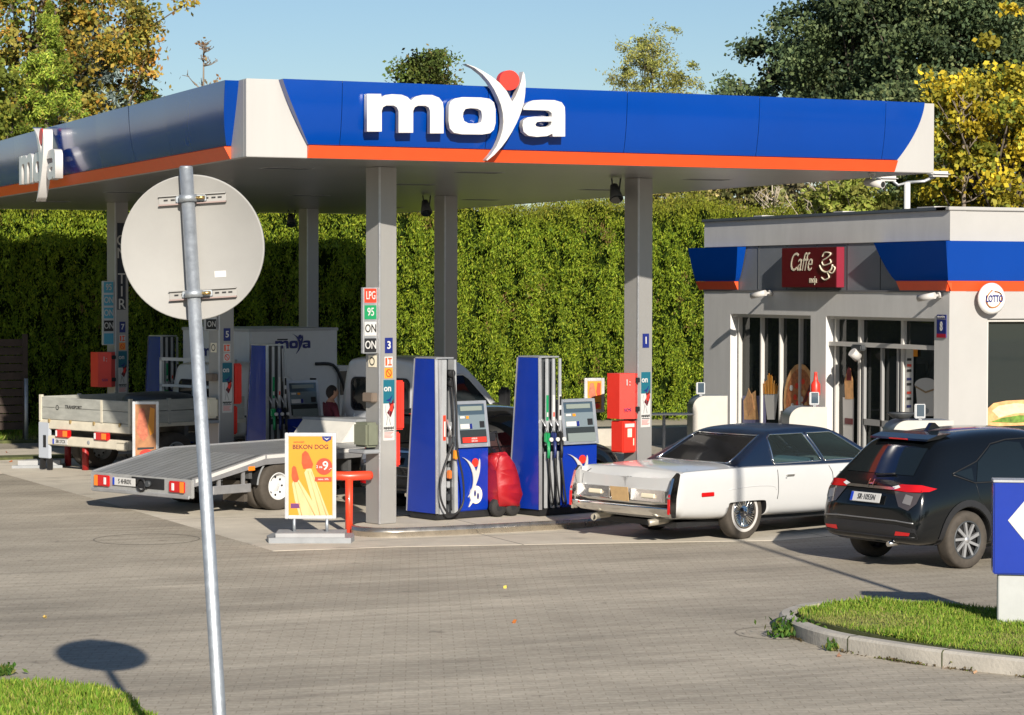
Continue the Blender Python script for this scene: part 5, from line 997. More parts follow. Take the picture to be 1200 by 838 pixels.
# unseen tree belts, left and behind the viewer, added for canopy and car reflections
def belt(a, b_, h, n, lb_seed):
    rg = np.random.default_rng(lb_seed); kq = 90; c0 = np.array(a)+(np.array(b_)-np.array(a))*rg.random((kq, 1)); C_ = np.c_[c0+rg.normal(0, 1.5, (kq, 2)), rg.uniform(.5, h, kq)]; k = rg.integers(0, kq, n); P = C_[k]+rg.normal(0, 1, (n, 3))*[1.6, 1.6, 1.3]; P = P[P[:, 2] > .1]
    tag(leafcards('reflection_trees', P, .75, palette(len(P), [(.03, .045, .02), (.045, .06, .02)], [1, 1], .3), None, 1.4, None, LEAFM), kind='stuff')
belt((-30, 20), (-22, 95), 7.5, 9000, 5); belt((-45, -42), (60, -42), 7.0, 12000, 6)
# ------------------------------------------------------------ vehicles
def body(me, name, parent): return link(name, me, parent)
def plate(parent, fr, s, w=.52, h=.114, name='number_plate'):
    b = MB(); b.box((-w/2, -h/2, 0), (w/2, h/2, .008), PAPER, .004, mtx=fr); b.box((-w/2+.004, -h/2+.004, .0075), (-w/2+.045, h/2-.004, .010), mat('plate_blue', (.01, .05, .45), .4), mtx=fr); p = b.build(name, parent); text('lettering', s, h*.60, BLACK, p, fr @ Matrix.Translation((.022, 0, .011)), sx=.80, bold=0); return p
# --- white saloon
CS = .93; WC = mat('car_white', (.53, .53, .525), .2, coat=.5, var=.02, vscale=2); VIN = mat('vinyl_roof', (.006, .014, .035), .35, coat=.15, bump=.15, bscale=120)
cr = Vector((14.86, 27.21, 0)); HD = R(17.5)
car = thing('saloon_car', (0, 0, 0), HD, 'long white classic saloon with dark blue vinyl roof at the pumps', 'car', 'cars on the forecourt')
hx = Vector((math.cos(HD), math.sin(HD), 0)); hy = Vector((-math.sin(HD), math.cos(HD), 0)); car.location = cr-hx*1.42*CS+hy*.92*CS; car.scale = (CS, CS, .975)
def sec(zb, z4, zt, w, dip=0, wt=None):
    return [(0, zb), (.80*w, zb), (.95*w, zb+.06), (.99*w, zb+(z4-zb)*.25), (1.0*w, zb+(z4-zb)*.55), (.985*w, z4-.06), (.955*w, z4), (.90*w, z4+.004-dip*.3), (.60*w, zt-dip*.1), (0, zt)]
st = [(.06, [(0, .40), (.80, .40), (.93, .42), (.965, .50), (.97, .64), (.965, .80), (.945, .86), (.90, .72), (.6, .66), (0, .67)]),
      (.10, [(0, .34), (.80, .34), (.95, .40), (.985, .50), (.99, .66), (.975, .86), (.95, .905), (.91, .72), (.6, .665), (0, .68)]),
      (.20, [(0, .32), (.80, .32), (.96, .38), (.99, .50), (1.0, .68), (.98, .87), (.955, .915), (.91, .87), (.6, .86), (0, .875)]),
      (.235, [(0, .30), (.80, .30), (.96, .36), (.99, .50), (1.0, .68), (.98, .875), (.955, .925), (.90, .915), (.6, .918), (0, .935)]),(.27, [(0, .30), (.80, .30), (.96, .36), (.99, .50), (1.0, .68), (.98, .875), (.955, .927), (.90, .927), (.6, .937), (0, .955)]),
      (.55, sec(.28, .93, .975, 1.0)), (1.0, sec(.26, .935, .985, 1.0)), (1.42, sec(.26, .935, .985, 1.0)), (1.9, sec(.26, .93, .98, 1.0)), (2.6, sec(.24, .915, .95, .995)), (3.4, sec(.24, .905, .93, .99)), (4.1, sec(.24, .90, .95, .985)), (4.72, sec(.26, .90, .955, .985)), (5.3, sec(.28, .89, .93, .975)), (5.62, sec(.34, .86, .88, .95)), (5.70, [(0, .40), (.78, .40), (.88, .42), (.92, .5), (.92, .62), (.91, .76), (.88, .82), (.85, .83), (.6, .84), (0, .84)])]
low = loft(st, WC, 3, [(1.42, .34, .385, .485), (4.72, .34, .40)], {6: .75, 7: .3}); lo_t = bvh_of(low); body(low, 'body', car)
# greenhouse, hollow, with window openings
gs = [(x_, .95+(z_-.95)*1.06) for x_, z_ in [(1.22, .955), (1.34, .99), (1.55, 1.08), (1.9, 1.26), (2.12, 1.345), (2.35, 1.375), (2.9, 1.39), (3.3, 1.375), (3.5, 1.345), (3.8, 1.21), (4.12, 1.03), (4.25, .96)]]
def gsec(x, zt, zb=.88, k=0):
    wb = .90-k; wt = .68-k; f_ = (zt-.93)/.46; ww = wb-(wb-wt)*max(0, min(1, f_)); mid = (wb+ww)/2+.012
    zz = max(zt, zb+.05); return [(0, zb), (wb*.6, zb), (wb, zb), (wb-.004, zb+.02), (mid, zb+(zz-zb)*.52), (ww+.012, zz-.055 if zz > 1.15 else zz-.02), (ww-.05, zz-.012), (ww*.55, zz), (0, zz+.008)]
gh = loft([(x, gsec(x, z)) for x, z in gs], VIN, 2); gt = bvh_of(gh)
inner = loft([(x+(.05 if x < 2.5 else -.05), gsec(x, z-.035, .90, .045)) for x, z in gs], VIN, 2)
im = MB(); im.mats = [VIN]; im.bm.from_mesh(inner)
RW = [(2.05, .955), (3.03, .955), (2.80, 1.325), (2.16, 1.325), (2.08, 1.28)]; FWD = [(3.09, .955), (4.06, .955), (3.60, 1.22), (3.43, 1.31), (3.36, 1.325), (2.87, 1.325)]
c1_ = MB(); c1_.prism(RW, VIN, lambda a, b_, d: (a, d, b_), -2, 2); c2_ = MB(); c2_.prism(FWD, VIN, lambda a, b_, d: (a, d, b_), -2, 2)
BWp = [(-.70, .985), (.70, .985), (.60, 1.315), (-.60, 1.315)]; c3_ = MB(); c3_.prism(BWp, VIN, YZ(0), -.5, 2.05); c4_ = MB(); c4_.prism([(-.74, .99), (.74, .99), (.62, 1.33), (-.62, 1.33)], VIN, YZ(0), 3.52, 6)
gh2 = boolcut(gh, [im, c1_, c2_, c3_, c4_])
for p in gh2.polygons: p.use_smooth = True
body(gh2, 'vinyl_roof', car)
for s_ in (1, -1):
    for poly in (RW, FWD):
        decal(gt, poly, 'Y', s_, -.02, CARGLASS).build('side_window', car); b = MB(); trim(gt, poly, 'Y', s_, .011, CHROME, b, .0, True); b.build('window_trim', car)
RWG = mat('rear_glass', (.012, .012, .014), .06, spec=.7)
decal(gt, BWp, 'X', -1, -.012, RWG).build('rear_window', car); b = MB(); trim(gt, rrect(-.71, .975, .71, 1.325, .03) if 0 else BWp, 'X', -1, .013, CHROME, b, .0, True); b.build('window_trim', car)
decal(gt, [(-.74, .99), (.74, .99), (.62, 1.33), (-.62, 1.33)], 'X', 1, -.012, CARGLASS).build('windscreen', car)
SEAT = mat('seat_blue', (.06, .11, .15), .7)
for x in (1.95, 3.0):
    b = MB(); b.box((x, -.68, .35), (x+.18, .68, .98), SEAT, .05); b.box((x+.1, -.68, .3), (x+.62, .68, .52), SEAT, .05); b.build('seat', car)
b = MB(); b.box((3.85, -.72, .6), (4.1, .72, .93), DARKG, .03); b.tube([(3.72+.0*k, .38+.17*math.cos(k*PI/8), .9+.17*math.sin(k*PI/8)) for k in range(17)], .012, BLACK, 6); b.build('dashboard', car)
b = MB(); b.box((2.05, -.9, .88), (3.9, .9, .885), DARKG); 
# chrome rear: bumper, light band, fins
b = MB(); bs = [(.36, .012, .90), (.40, -.045, .94), (.46, -.065, .95), (.49, -.055, .95), (.495, -.02, .94), (.505, -.02, .94), (.51, -.05, .95), (.545, -.045, .95)]
grid = []
for z, x, w_ in bs: grid.append([(x+.06*abs(y_)**3+.0, y_*w_, z) for y_ in [k/10 for k in range(-10, 11)]])
b.quadm(grid, CHROME, True); b.quadm([[(.004+.05*abs(k/10)**3, k/10*.94, .5) for k in range(-10, 11)], [(.0+.05*abs(k/10)**3, k/10*.94, .51) for k in range(-10, 11)]], BLACK); b.box((-.03, -.90, .492), (.0, .90, .51), BLACK, .003)
for s_ in (1, -1): b.box((.0, s_*.93-.03, .40), (1.0-.9, s_*.93+.05, .60), CHROME, .02)
b.build('bumper', car)
b = MB(); b.quadm([[(-.035, y_, .547) for y_ in (-.86, 0, .86)], [(.05, y_, .685) for y_ in (-.86, 0, .86)]], mat('chrome_panel', (.42, .40, .38), .2, metal=.9, var=.12), False); b.quadm([[(.05, -.86, .685), (.05, .86, .685)], [(.09, -.86, .70), (.09, .86, .70)]], CHROME, False)
for y_ in (.86, .21, -.21, -.86): b.box((-.045, y_-.014, .545), (.06, y_+.014, .69), CHROME, .006)
b.build('light_band', car)
for s_ in (1, -1):
    b = MB(); b.box((-.012, s_*.52-.13, .585), (.02, s_*.52+.13, .645), CREAM, .01, mtx=Matrix.Translation((-.012, 0, 0))); b.build('reversing_lamp', car)
b = MB(); b.prism([(-.185, .525), (.14, .525), (.19, .70), (-.16, .705)], mat('cardboard', (.46, .30, .14), .8, var=.1, vscale=20), YZ(-.05), 0, .01); b.build('cardboard_plate', car)
for s_ in (1, -1):
    b = MB(); b.prism([(-.03, .36), (.05, .36), (.06, .60), (.13, .90), (.10, .925), (.02, .86), (-.055, .64), (-.06, .50)], CHROME, XZ(s_*.965-.025), 0, .045); fh = b.build('tail_fin', car)
    b = MB(); b.prism([(-.078, .41), (-.06, .40), (-.055, .60), (-.072, .60)], LAMPR, XZ(s_*.965-.016), 0, .028); b.prism([(-.062, .625), (-.045, .62), (.05, .86), (.035, .87)], LAMPR, XZ(s_*.965-.016), 0, .028); b.build('tail_lamp', fh)
    b = MB(); b.box((.52, s_*1.0-.01, .60), (.76, s_*1.0+.008, .655), LAMPR, .008); b.build('side_marker', car)
    b = MB(); b.tube(smoothpts([(-.02, s_*.58-.04*s_, .27), (.12, s_*.58, .285), (.4, s_*.56, .30)], 4), .045, mat('exhaust_steel', (.50, .46, .38), .4, metal=.6, var=.2), 12); b.cyl((-.021, s_*.58-.04*s_, .27), (-.019, s_*.58-.04*s_, .27), .036, BLACK); b.build('exhaust_pipe', car)
b = MB(); b.prism([(-.045, .80), (-.01, .76), (.01, .76), (.045, .80), (.03, .82), (0, .79), (-.03, .82)], DARKG, YZ(.128), 0, .03); b.prism([(-.05, .805), (.05, .805), (.03, .83), (0, .815), (-.03, .83)], CHROME, YZ(.124), 0, .03); b.build('emblem', car)
b = MB(); b.box((.12, -.66, .765), (.17, -.50, .782), GREYP); b.build('script_badge', car)
gap = mat('panel_gap', (.05, .05, .05), .8)
for s_ in (1, -1):
    for L in ([(2.02, .93), (2.02, .60), (2.0, .5)], [(3.06, .93), (3.14, .80), (3.16, .60), (3.10, .40), (3.02, .28)], [(4.20, .90), (4.22, .3)]):
        b = MB(); trim(lo_t, L, 'Y', s_, .006, gap, b, .0); b.build('door_gap', car)
    for x in (2.18, 3.28): b = MB(); h_ = lo_t.ray_cast(Vector((x, 3*s_, .80)), Vector((0, -s_, 0)))[0]; b.box((x, h_.y-.0, .79), (x+.16, h_.y+s_*.03, .812), CHROME, .008); b.cyl((x+.0, h_.y, .77), (x+.0, h_.y+s_*.012, .77), .012, GREYP); b.build('door_handle', car)
    b = MB(); trim(lo_t, smoothpts([(1.05, .665), (1.5, .69), (1.9, .675), (1.98, .62)], 5), 'Y', s_, .006, WC, b, .0); b.build('wheel_brow', car)
    b = MB(); b.box((3.98, s_*.93, .96), (4.06, s_*1.06, 1.05), CHROME, .02); b.build('wing_mirror', car)
for x in (1.42, 4.72):
    for s_ in (1, -1): wheel(car, x, s_*.83, .355, .355, .21, s_, 'wire', CHROME, True)
b = MB(); trim(lo_t, [(-.88, .70), (-.84, .88), (-.80, .94)], 'X', -1, .004, gap, b, 0); trim(lo_t, [(.88, .70), (.84, .88), (.80, .94)], 'X', -1, .004, gap, b, 0); b.build('boot_gap', car)
b = MB(); b.box((.3, -.75, .2), (5.4, .75, .27), BLACK); b.build('underbody', car)
# --- hatchback/SUV
def suv(name, lb, loc, hd, paint, sc=(1, 1, 1), rear='full', platetxt='SR·1055N', group='cars on the forecourt'):
    c = thing(name, (0, 0, 0), hd, lb, 'car', group); hx = Vector((math.cos(hd), math.sin(hd), 0)); hy = Vector((-math.sin(hd), math.cos(hd), 0)); c.location = Vector(loc)-hx*.86*sc[0]+hy*.87*sc[1]; c.scale = sc
    def s_(zb, w, zs, wb, zbelt, wr, zr, zt): # sill, width, belt, roof edge
        return [(0, zb), (w*.78, zb), (w*.96, zb+.05), (w, zs), (w*.995, (zs+zbelt)/2), (wb, zbelt), ((wb*.55+wr*.45)+.012, zbelt+(zr-zbelt)*.5), (wr, zr), (wr*.62, zt-.012), (0, zt)]
    st = [(.02, [(0, .36), (.52, .36), (.62, .38), (.66, .45), (.68, .52), (.67, .60), (.60, .68), (.5, .70), (.3, .705), (0, .71)]),
          (.06, [(0, .32), (.60, .32), (.74, .35), (.80, .45), (.80, .56), (.78, .66), (.70, .76), (.60, .80), (.3, .82), (0, .825)]),
          (.13, [(0, .30), (.66, .30), (.80, .33), (.855, .45), (.86, .60), (.84, .75), (.78, .90), (.70, .97), (.4, .99), (0, 1.0)]),
          (.22, [(0, .28), (.68, .28), (.83, .32), (.875, .45), (.885, .62), (.865, .82), (.82, .97), (.71, 1.05), (.4, 1.07), (0, 1.08)]),
          (.42, [(0, .26), (.68, .26), (.84, .32), (.885, .46), (.895, .66), (.875, .86), (.80, 1.06), (.68, 1.25), (.4, 1.30), (0, 1.31)]),
          (.60, [(0, .25), (.68, .25), (.84, .32), (.885, .48), (.895, .70), (.87, .91), (.77, 1.16), (.655, 1.40), (.42, 1.46), (0, 1.475)]),
          (.72, [(0, .25), (.68, .25), (.84, .32), (.885, .48), (.895, .70), (.865, .94), (.76, 1.20), (.645, 1.455), (.42, 1.515), (0, 1.53)]),
          (1.05, s_(.24, .89, .48, .86, .97, .63, 1.50, 1.565)), (1.6, s_(.22, .89, .46, .86, .985, .635, 1.535, 1.60)), (2.1, s_(.22, .885, .46, .86, .975, .64, 1.53, 1.60)), (2.5, s_(.22, .885, .46, .86, .965, .64, 1.48, 1.545)), (2.9, s_(.22, .885, .46, .86, .955, .70, 1.26, 1.32)), (3.3, s_(.22, .885, .46, .855, .95, .78, 1.06, 1.10)),
          (3.55, s_(.23, .885, .46, .84, .90, .74, .975, 1.01)), (3.95, s_(.25, .87, .46, .80, .82, .68, .90, .93)), (4.2, s_(.30, .78, .45, .70, .70, .58, .78, .80)), (4.28, s_(.36, .62, .46, .55, .58, .45, .64, .66))]
    me = loft(st, paint, 2, [(.86, .34, .375), (3.46, .34, .375)]); tr = bvh_of(me); body(me, 'body', c); clad = mat('bumper_black', (.018, .018, .02), .45, var=.1); T = lambda poly, ax, sd, o, m_, nm, par=c: decal(tr, poly, ax, sd, o, m_).build(nm, par)
    # rear
    T([(-.58, 1.085), (.58, 1.085), (.51, 1.385), (-.51, 1.385)], 'X', -1, .006, GLOSSDK, 'rear_window'); wo = MB(); trim(tr, [(.02, 1.06), (-.30, 1.085)], 'X', -1, .012, BLACK, wo, .02); wo.build('rear_wiper', c)
    b = MB(); b.prism([(.54, 1.47), (.75, 1.49), (.95, 1.55), (.72, 1.535), (.56, 1.492)], paint, XZ(-.50), 0, 1.0); b.build('spoiler', c); b = MB(); b.box((.535, -.16, 1.472), (.55, .16, 1.488), LAMPR, .003); b.build('brake_lamp', c)
    b = MB(); decal(tr, [(-.42, .915), (.42, .915), (.42, .945), (-.42, .945)], 'X', -1, .016, CHROME, b); b.build('chrome_bar', c)
    b = MB(); decal(tr, [(-.05, .925), (-.04, .925), (-.035, .955), (.035, .955), (.04, .925), (.05, .925), (.045, 1.01), (.03, 1.01), (.03, .975), (-.03, .975), (-.03, 1.01), (-.045, 1.01)], 'X', -1, .028, CHROME, b, .03); b.build('badge', c)
    for q in (1, -1):
        L = T([(q*.36, .945), (q*.40, .915), (q*.62, .905), (q*.80, .91), (q*.82, .96), (q*.76, .985), (q*.5, .985)][::q], 'X', -1, .012, LAMPR, 'tail_lamp'); T([(q*.37, .948), (q*.43, .925), (q*.50, .948), (q*.46, .972)][::q], 'X', -1, .016, LAMPW, 'reversing_lamp', L)
        T([(q*.42, .905), (q*.55, .74), (q*.70, .70), (q*.78, .78), (q*.80, .90)][::q], 'X', -1, .010, mat('lamp_smoked', (.06, .05, .05), .08, coat=.6), 'lamp_cluster', L); T([(q*.60, .78), (q*.72, .76), (q*.73, .86), (q*.62, .88)][::q], 'X', -1, .015, mat('lamp_dim', (.18, .17, .17), .1, coat=.5), 'indicator_lamp', L)
        T([(.14, .915), (.26, .915), (.38, .945), (.26, .97), (.16, .985)], 'Y', q, .010, LAMPR, 'tail_lamp')
        T([(q*.50, .405), (q*.72, .415), (q*.74, .45), (q*.52, .455)][::q], 'X', -1, .012, LAMPR, 'reflector')
    T([(-.80, .30), (.80, .30), (.80, .50), (.55, .53), (-.55, .53), (-.80, .50)], 'X', -1, .007, clad, 'lower_bumper')
    b = MB(); trim(tr, [(-.78, .56), (-.5, .575), (.5, .575), (.78, .56)], 'X', -1, .009, mat('bumper_line', (.25, .25, .25), .3, metal=.5), b, .004); trim(tr, [(-.78, .40), (-.45, .385), (.45, .385), (.78, .40)], 'X', -1, .009, clad, b, .006); b.build('bumper_line', c)
    b = MB(); b.tube([(-.01, -.42, .30), (.2, -.42, .31)], .03, CHROME, 12); b.build('exhaust_pipe', c)
    if platetxt: h_ = tr.ray_cast(Vector((-5, 0, .80)), Vector((1, 0, 0)))[0]; plate(c, F((h_.x-.035, 0, .815), (0, -1, 0), (.35, 0, 1)), platetxt)
    # sides
    for q in (1, -1):
        T([(1.03, 1.00), (2.02, .995), (1.92, 1.42), (1.70, 1.44), (1.42, 1.40), (1.12, 1.22)], 'Y', q, .005, GLOSSDK, 'side_window'); T([(2.10, .995), (3.12, .985), (3.04, 1.03), (2.62, 1.32), (2.45, 1.40), (2.02, 1.44)], 'Y', q, .005, GLOSSDK, 'side_window'); T([(.70, 1.11), (.96, 1.02), (.99, 1.02), (1.0, 1.16)], 'Y', q, .005, GLOSSDK, 'quarter_window')
        b = MB(); trim(tr, [(.68, 1.105), (1.1, 1.23), (1.42, 1.42), (1.70, 1.46), (2.02, 1.465), (2.45, 1.42), (2.65, 1.33), (3.1, 1.03)], 'Y', q, .008, CHROME if rear == 'x' else BLACK, b, .004); trim(tr, [(.68, 1.09), (1.0, .99), (3.15, .975)], 'Y', q, .008, BLACK, b, .004); b.build('window_trim', c)
        a_ = [(.86+.385*math.cos(R(k)), .34+.385*math.sin(R(k))) for k in range(-5, 186, 10)]; a2 = [(.86+.46*math.cos(R(k)), .34+.46*math.sin(R(k))) for k in range(185, -6, -10)]; T(a_+a2, 'Y', q, .010, clad, 'arch_trim'); a_ = [(x+2.6, z) for x, z in a_]; a2 = [(x+2.6, z) for x, z in a2]; T(a_+a2, 'Y', q, .010, clad, 'arch_trim')
        T([(1.28, .27), (3.04, .27), (3.04, .40), (1.28, .40)], 'Y', q, .010, clad, 'sill_trim')
        b = MB()
        for L in ([(1.30, .42), (1.22, .62), (1.06, .80), (1.02, .98)], [(2.08, .98), (2.10, .42)], [(3.14, .97), (3.12, .42)]): trim(tr, L, 'Y', q, .003, gap if 0 else BLACK, b, 0)
        b.build('door_gap', c)
        b = MB(); h_ = tr.ray_cast(Vector((2.25, 3*q, .88)), Vector((0, -q, 0)))[0]; b.box((2.2, h_.y, .87), (2.4, h_.y+q*.03, .895), CHROME, .01); b.build('door_handle', c); b = MB(); b.box((2.95, q*.86, .96), (3.1, q*1.02, 1.10), paint, .04); b.build('wing_mirror', c)
        for x in (.86, 3.46): wheel(c, x, q*.775, .335, .335, .215, q, 'alloy', DARKG)
    T([(-.60, 1.08), (.60, 1.08), (.52, 1.44), (-.52, 1.44)], 'X', 1, .005, GLOSSDK, 'windscreen'); 
    for q in (1, -1): T([(q*.40, .66), (q*.68, .66), (q*.66, .76), (q*.42, .74)][::-q], 'X', 1, .008, LAMPW, 'headlight')
    b = MB(); b.prism([(1.0, 1.56), (1.22, 1.585), (1.13, 1.65), (1.08, 1.65)], paint, XZ(-.03), 0, .06); b.build('antenna_fin', c)
    b = MB(); b.box((1.1, -.62, .20), (3.2, .62, .30), BLACK); b.build('underbody', c)
    return c
CARB = mat('car_black', (.004, .005, .006), .12, coat=.35, spec=.45); CARB2 = mat('car_anthracite', (.016, .018, .022), .18, coat=.7)
suv('compact_suv', 'glossy black compact SUV with Polish plate parked by the blue sign', (15.66, 23.40, 0), R(12.5), CARB, (.97, .925, .98))
suv('hatchback_car', 'dark hatchback half hidden behind the near pumps', (12.95, 31.75, 0), R(18.3), CARB2, (.92, .95, .93), platetxt='SL 4471K')
# --- trucks
VANG = mat('van_silver', (.60, .61, .63), .35, metal=.25, coat=.3, var=.05); VANW = mat('van_white', (.62, .61, .58), .4, coat=.2, var=.06, vscale=2)
BEDM = mat('bed_plate', (.42, .43, .44), .4, metal=.5, var=.2, vscale=3, stretch=(.5, 4, 1), bump=.2, bscale=25)
def cab(parent, x0, paint, H=2.15, w=.97, zb=.55, L=1.75, hood=.75):
    Hs = lambda z: z
    def s_(zb_, w_, zr, wr, zt): return [(0, zb_), (w_*.8, zb_), (w_, zb_+.06), (w_*1.0, zb_+.35), (w_*.99, 1.25 if zt > 1.4 else zt-.15), (wr+(w_-wr)*.45, (1.25+zr)/2 if zt > 1.4 else zt-.08), (wr, zr), (wr*.85, zt-.02), (0, zt)]
    st = [(0, s_(zb, w*.97, H-.16, w*.80, H-.06)), (.06, s_(zb, w, H-.11, w*.83, H-.01)), (.6, s_(zb, w, H-.10, w*.84, H)), (1.0, s_(zb, w, H-.13, w*.84, H-.02)), (1.25, s_(zb, w, H-.30, w*.84, H-.18)), (1.6, s_(zb, w, 1.55, w*.88, 1.62)), (L+.05, s_(zb, w, 1.28, w*.90, 1.33)), (L+hood*.55, s_(zb, w*.97, 1.08, w*.86, 1.14)), (L+hood, s_(zb, w*.88, .88, w*.75, .92))]
    me = loft([(x0+x, s) for x, s in st], paint, 2, [(x0+L+.05, .36, .42)]); tr = bvh_of(me); body(me, 'cab', parent)
    for q in (1, -1):
        sw_ = [(x0+.66, 1.33), (x0+1.58, 1.31), (x0+1.50, 1.42), (x0+1.12, H-.36), (x0+1.0, H-.30), (x0+.66, H-.30)]
        decal(tr, sw_, 'Y', q, .006, GLOSSDK).build('side_window', parent); b = MB(); trim(tr, sw_, 'Y', q, .02, paint, b, .004, True); trim(tr, [(x0+.5, .7), (x0+.5, H-.2)], 'Y', q, .005, BLACK, b); trim(tr, [(x0+1.66, .8), (x0+1.75, 1.2)], 'Y', q, .005, BLACK, b); trim(tr, [(x0+.1, .95), (x0+2.1, .92)], 'Y', q, .022, DARKG, b, .004); b.build('window_trim', parent)
        b = MB(); b.tube([(x0+1.62, q*w*.93, 1.35), (x0+1.66, q*(w+.12), 1.36)], .02, BLACK); b.box((x0+1.60, q*(w+.05), 1.24), (x0+1.70, q*(w+.28), 1.62), BLACK, .04); b.build('wing_mirror', parent)
    decal(tr, [(-.72, 1.40), (.72, 1.40), (.62, H-.28), (-.62, H-.28)], 'X', 1, .006, GLOSSDK).build('windscreen', parent)
    rw = rrect(-.66*w, H-.86, .66*w, H-.36, .09); decal(tr, rw, 'X', -1, .006, GLOSSDK).build('rear_window', parent); b = MB(); trim(tr, rw, 'X', -1, .016, BLACK, b, .004, True); b.build('window_seal', parent)
    b = MB()
    for y in (-.6, -.3, .3, .6, .82, -.82): trim(tr, [(y*w, .8), (y*w, H-.92)], 'X', -1, .014, paint, b, .004)
    b.build('pressed_rib', parent)
    for q in (1, -1): wheel(parent, x0+L+.05, q*(w-.14), .345, .345, .21, q, 'truck', SILVER)
    return tr
# flatbed tow truck. origin: outer face of the right rear wheel on the ground
TD = R(25); tow = thing('flatbed_truck', (10.62, 33.20, 0), TD, 'silver flatbed tow truck with sloping grey loading bed', 'truck', 'trucks at the pumps')
W_ = 2.15; zb = .80; Xt = -1.62; Xf = 3.0; zt = .53
prf = [(Xt, zt), (-.30, zb), (Xf, zb+.02)]; b = MB()
for (xa, za), (xb, zb2) in zip(prf, prf[1:]):
    N = 16
    b.quadm([[(xa, W_*k/N, za), (xa, W_*(k+.85)/N, za)] for k in range(1)]+[[(xb, 0, zb2), (xb, W_*.85/N, zb2)]], BEDM, False)
    for k in range(N):
        y0_, y1_ = W_*k/N, W_*(k+1)/N-.012; b.quadm([[(xa, y0_, za), (xa, y1_, za)], [(xb, y0_, zb2), (xb, y1_, zb2)]], BEDM, False); b.quadm([[(xa, y1_, za), (xa, y1_+.012, za)], [(xb, y1_, zb2-.0), (xb, y1_+.012, zb2)]], DARKG, False)
b.build('loading_bed', tow)
b = MB()
for y0_ in (-.035, W_):
    for (xa, za), (xb, zb2) in zip(prf, prf[1:]):
        b.prism([(xa, za+.02), (xb, zb2+.02), (xb, zb2-.13), (xa, za-.10 if xa == Xt else za-.13)], ALU, XZ(y0_), 0, .035)
b.build('side_rail', tow)
b = MB()
for (xa, za), (xb, zb2) in zip(prf, prf[1:]): b.prism([(xa+.03, za+.005), (xb, zb2+.005), (xb, zb2-.045), (xa+.03, za-.045)], PAPER, XZ(-.038), -.002, 0)
b.build('reflective_strip', tow)
b = MB(); b.box((Xt-.03, -.03, zt-.26), (Xt+.02, W_+.03, zt+.0), mat('tail_grey', (.38, .38, .37), .5, metal=.3, var=.15), .01); b.box((Xt-.05, 0.02, zt-.27), (Xt-.02, W_-.02, zt-.22), ALU, .008); b.box((Xt-.04, .55, zt-.17), (Xt-.028, 1.25, zt-.02), BLACK); b.build('tail_beam', tow)
for y0_ in (.10, W_-.42):
    b = MB(); b.box((Xt-.07, y0_, zt-.19), (Xt-.03, y0_+.32, zt-.03), LAMPR, .012); L = b.build('tail_lamp', tow); b = MB(); yy_ = y0_ if y0_ < 1 else y0_+.24; b.box((Xt-.075, yy_, zt-.185), (Xt-.065, yy_+.08, zt-.035), LAMPO, .003); b.build('indicator_lamp', L); b = MB(); ym = y0_+.20 if y0_ < 1 else y0_+.05; b.box((Xt-.076, ym, zt-.16), (Xt-.066, ym+.05, zt-.06), LAMPW, .003); b.build('reversing_lamp', L)
plate(tow, F((Xt-.05, W_-.75, zt-.10), (0, -1, 0)), 'S 4HR0X', .50)
b = MB(); b.tube([(Xt-.06, 1.02+.09*math.cos(k), zt-.12+.09*math.sin(k)) for k in [j*.6 for j in range(11)]], .018, BLACK, 6); b.cyl((Xt-.09, .86, zt-.10), (Xt-.04, .86, zt-.10), .045, DARKG); b.build('socket', tow)
b = MB(); b.box((-.62, -.045, .60), (-.50, -.036, .66), LAMPO, .003); b.build('side_marker', tow)
b = MB(); FR_ = mat('chassis', (.10, .10, .10), .6, metal=.3, var=.2); b.box((Xt+.3, .62, .38), (4.6, .72, .52), FR_); b.box((Xt+.3, W_-.72, .38), (4.6, W_-.62, .52), FR_)
for x in (-1.1, -.55, .6, 1.4, 2.2): b.box((x, .03, .48), (x+.06, W_-.03, .62 if x < -.5 else .70), FR_)
b.build('chassis_frame', tow)
b = MB(); b.box((-1.25, -.02, .30), (-.55, .01, .42), ALU, .006); 
for x in (-1.15, -.70): b.box((x, .0, .40), (x+.05, .03, .62), ALU)
b.build('side_guard', tow)
b = MB(); pts_ = [(.0+.40*math.cos(R(a)), .35+.42*math.sin(R(a))) for a in range(5, 176, 10)]; 
grid = [[(x, 0.0, z), (x, .48, z)] for x, z in pts_]; b.quadm(grid, BLACK); b.quadm([[(x, .0, z), (x*1.08, .0, .35+(z-.35)*1.06)] for x, z in pts_], GREYP); b.build('mudguard', tow)
b = MB(); b.box((-.62, .05, .16), (-.56, .5, .45), RUBBER); b.build('mud_flap', tow)
for q, y in ((-1, .10), (-1, .34), (1, W_-.10), (1, W_-.34)): wheel(tow, 0, y, .345, .345, .20, q, 'truck', mat('rim_pale', (.62, .62, .62), .4))
b = MB(); b.prism([(2.15, .82), (3.04, .82), (3.04, 1.12), (2.45, 1.13)], mat('winch_cover', (.60, .58, .53), .5, var=.08, vscale=4), XZ(.95), 0, 1.15); b.prism([(2.44, 1.125), (3.04, 1.115), (3.04, 1.16), (2.46, 1.165)], GREYP, XZ(.93), 0, 1.19); b.build('winch_cover', tow)
b = MB(); b.tube(smoothpts([(2.55, .92, .86), (2.55, .86, 1.0), (2.62, .84, 1.04), (2.95, .84, 1.03), (2.98, .9, .95)], 4), .025, BLACK); b.build('handle', tow)
cb = Matrix.Translation((0, W_/2, 0)); ct = thing('x', (0, 0, 0)); ct.name = 'cab_assembly'; before = set(bpy.data.objects); cab(tow, 3.1, VANG, 2.13, .95, .55, 1.75, .8)
for o in set(bpy.data.objects)-before:
    if o.parent == tow: o.location = (0, W_/2, 0)
bpy.data.objects.remove(ct)
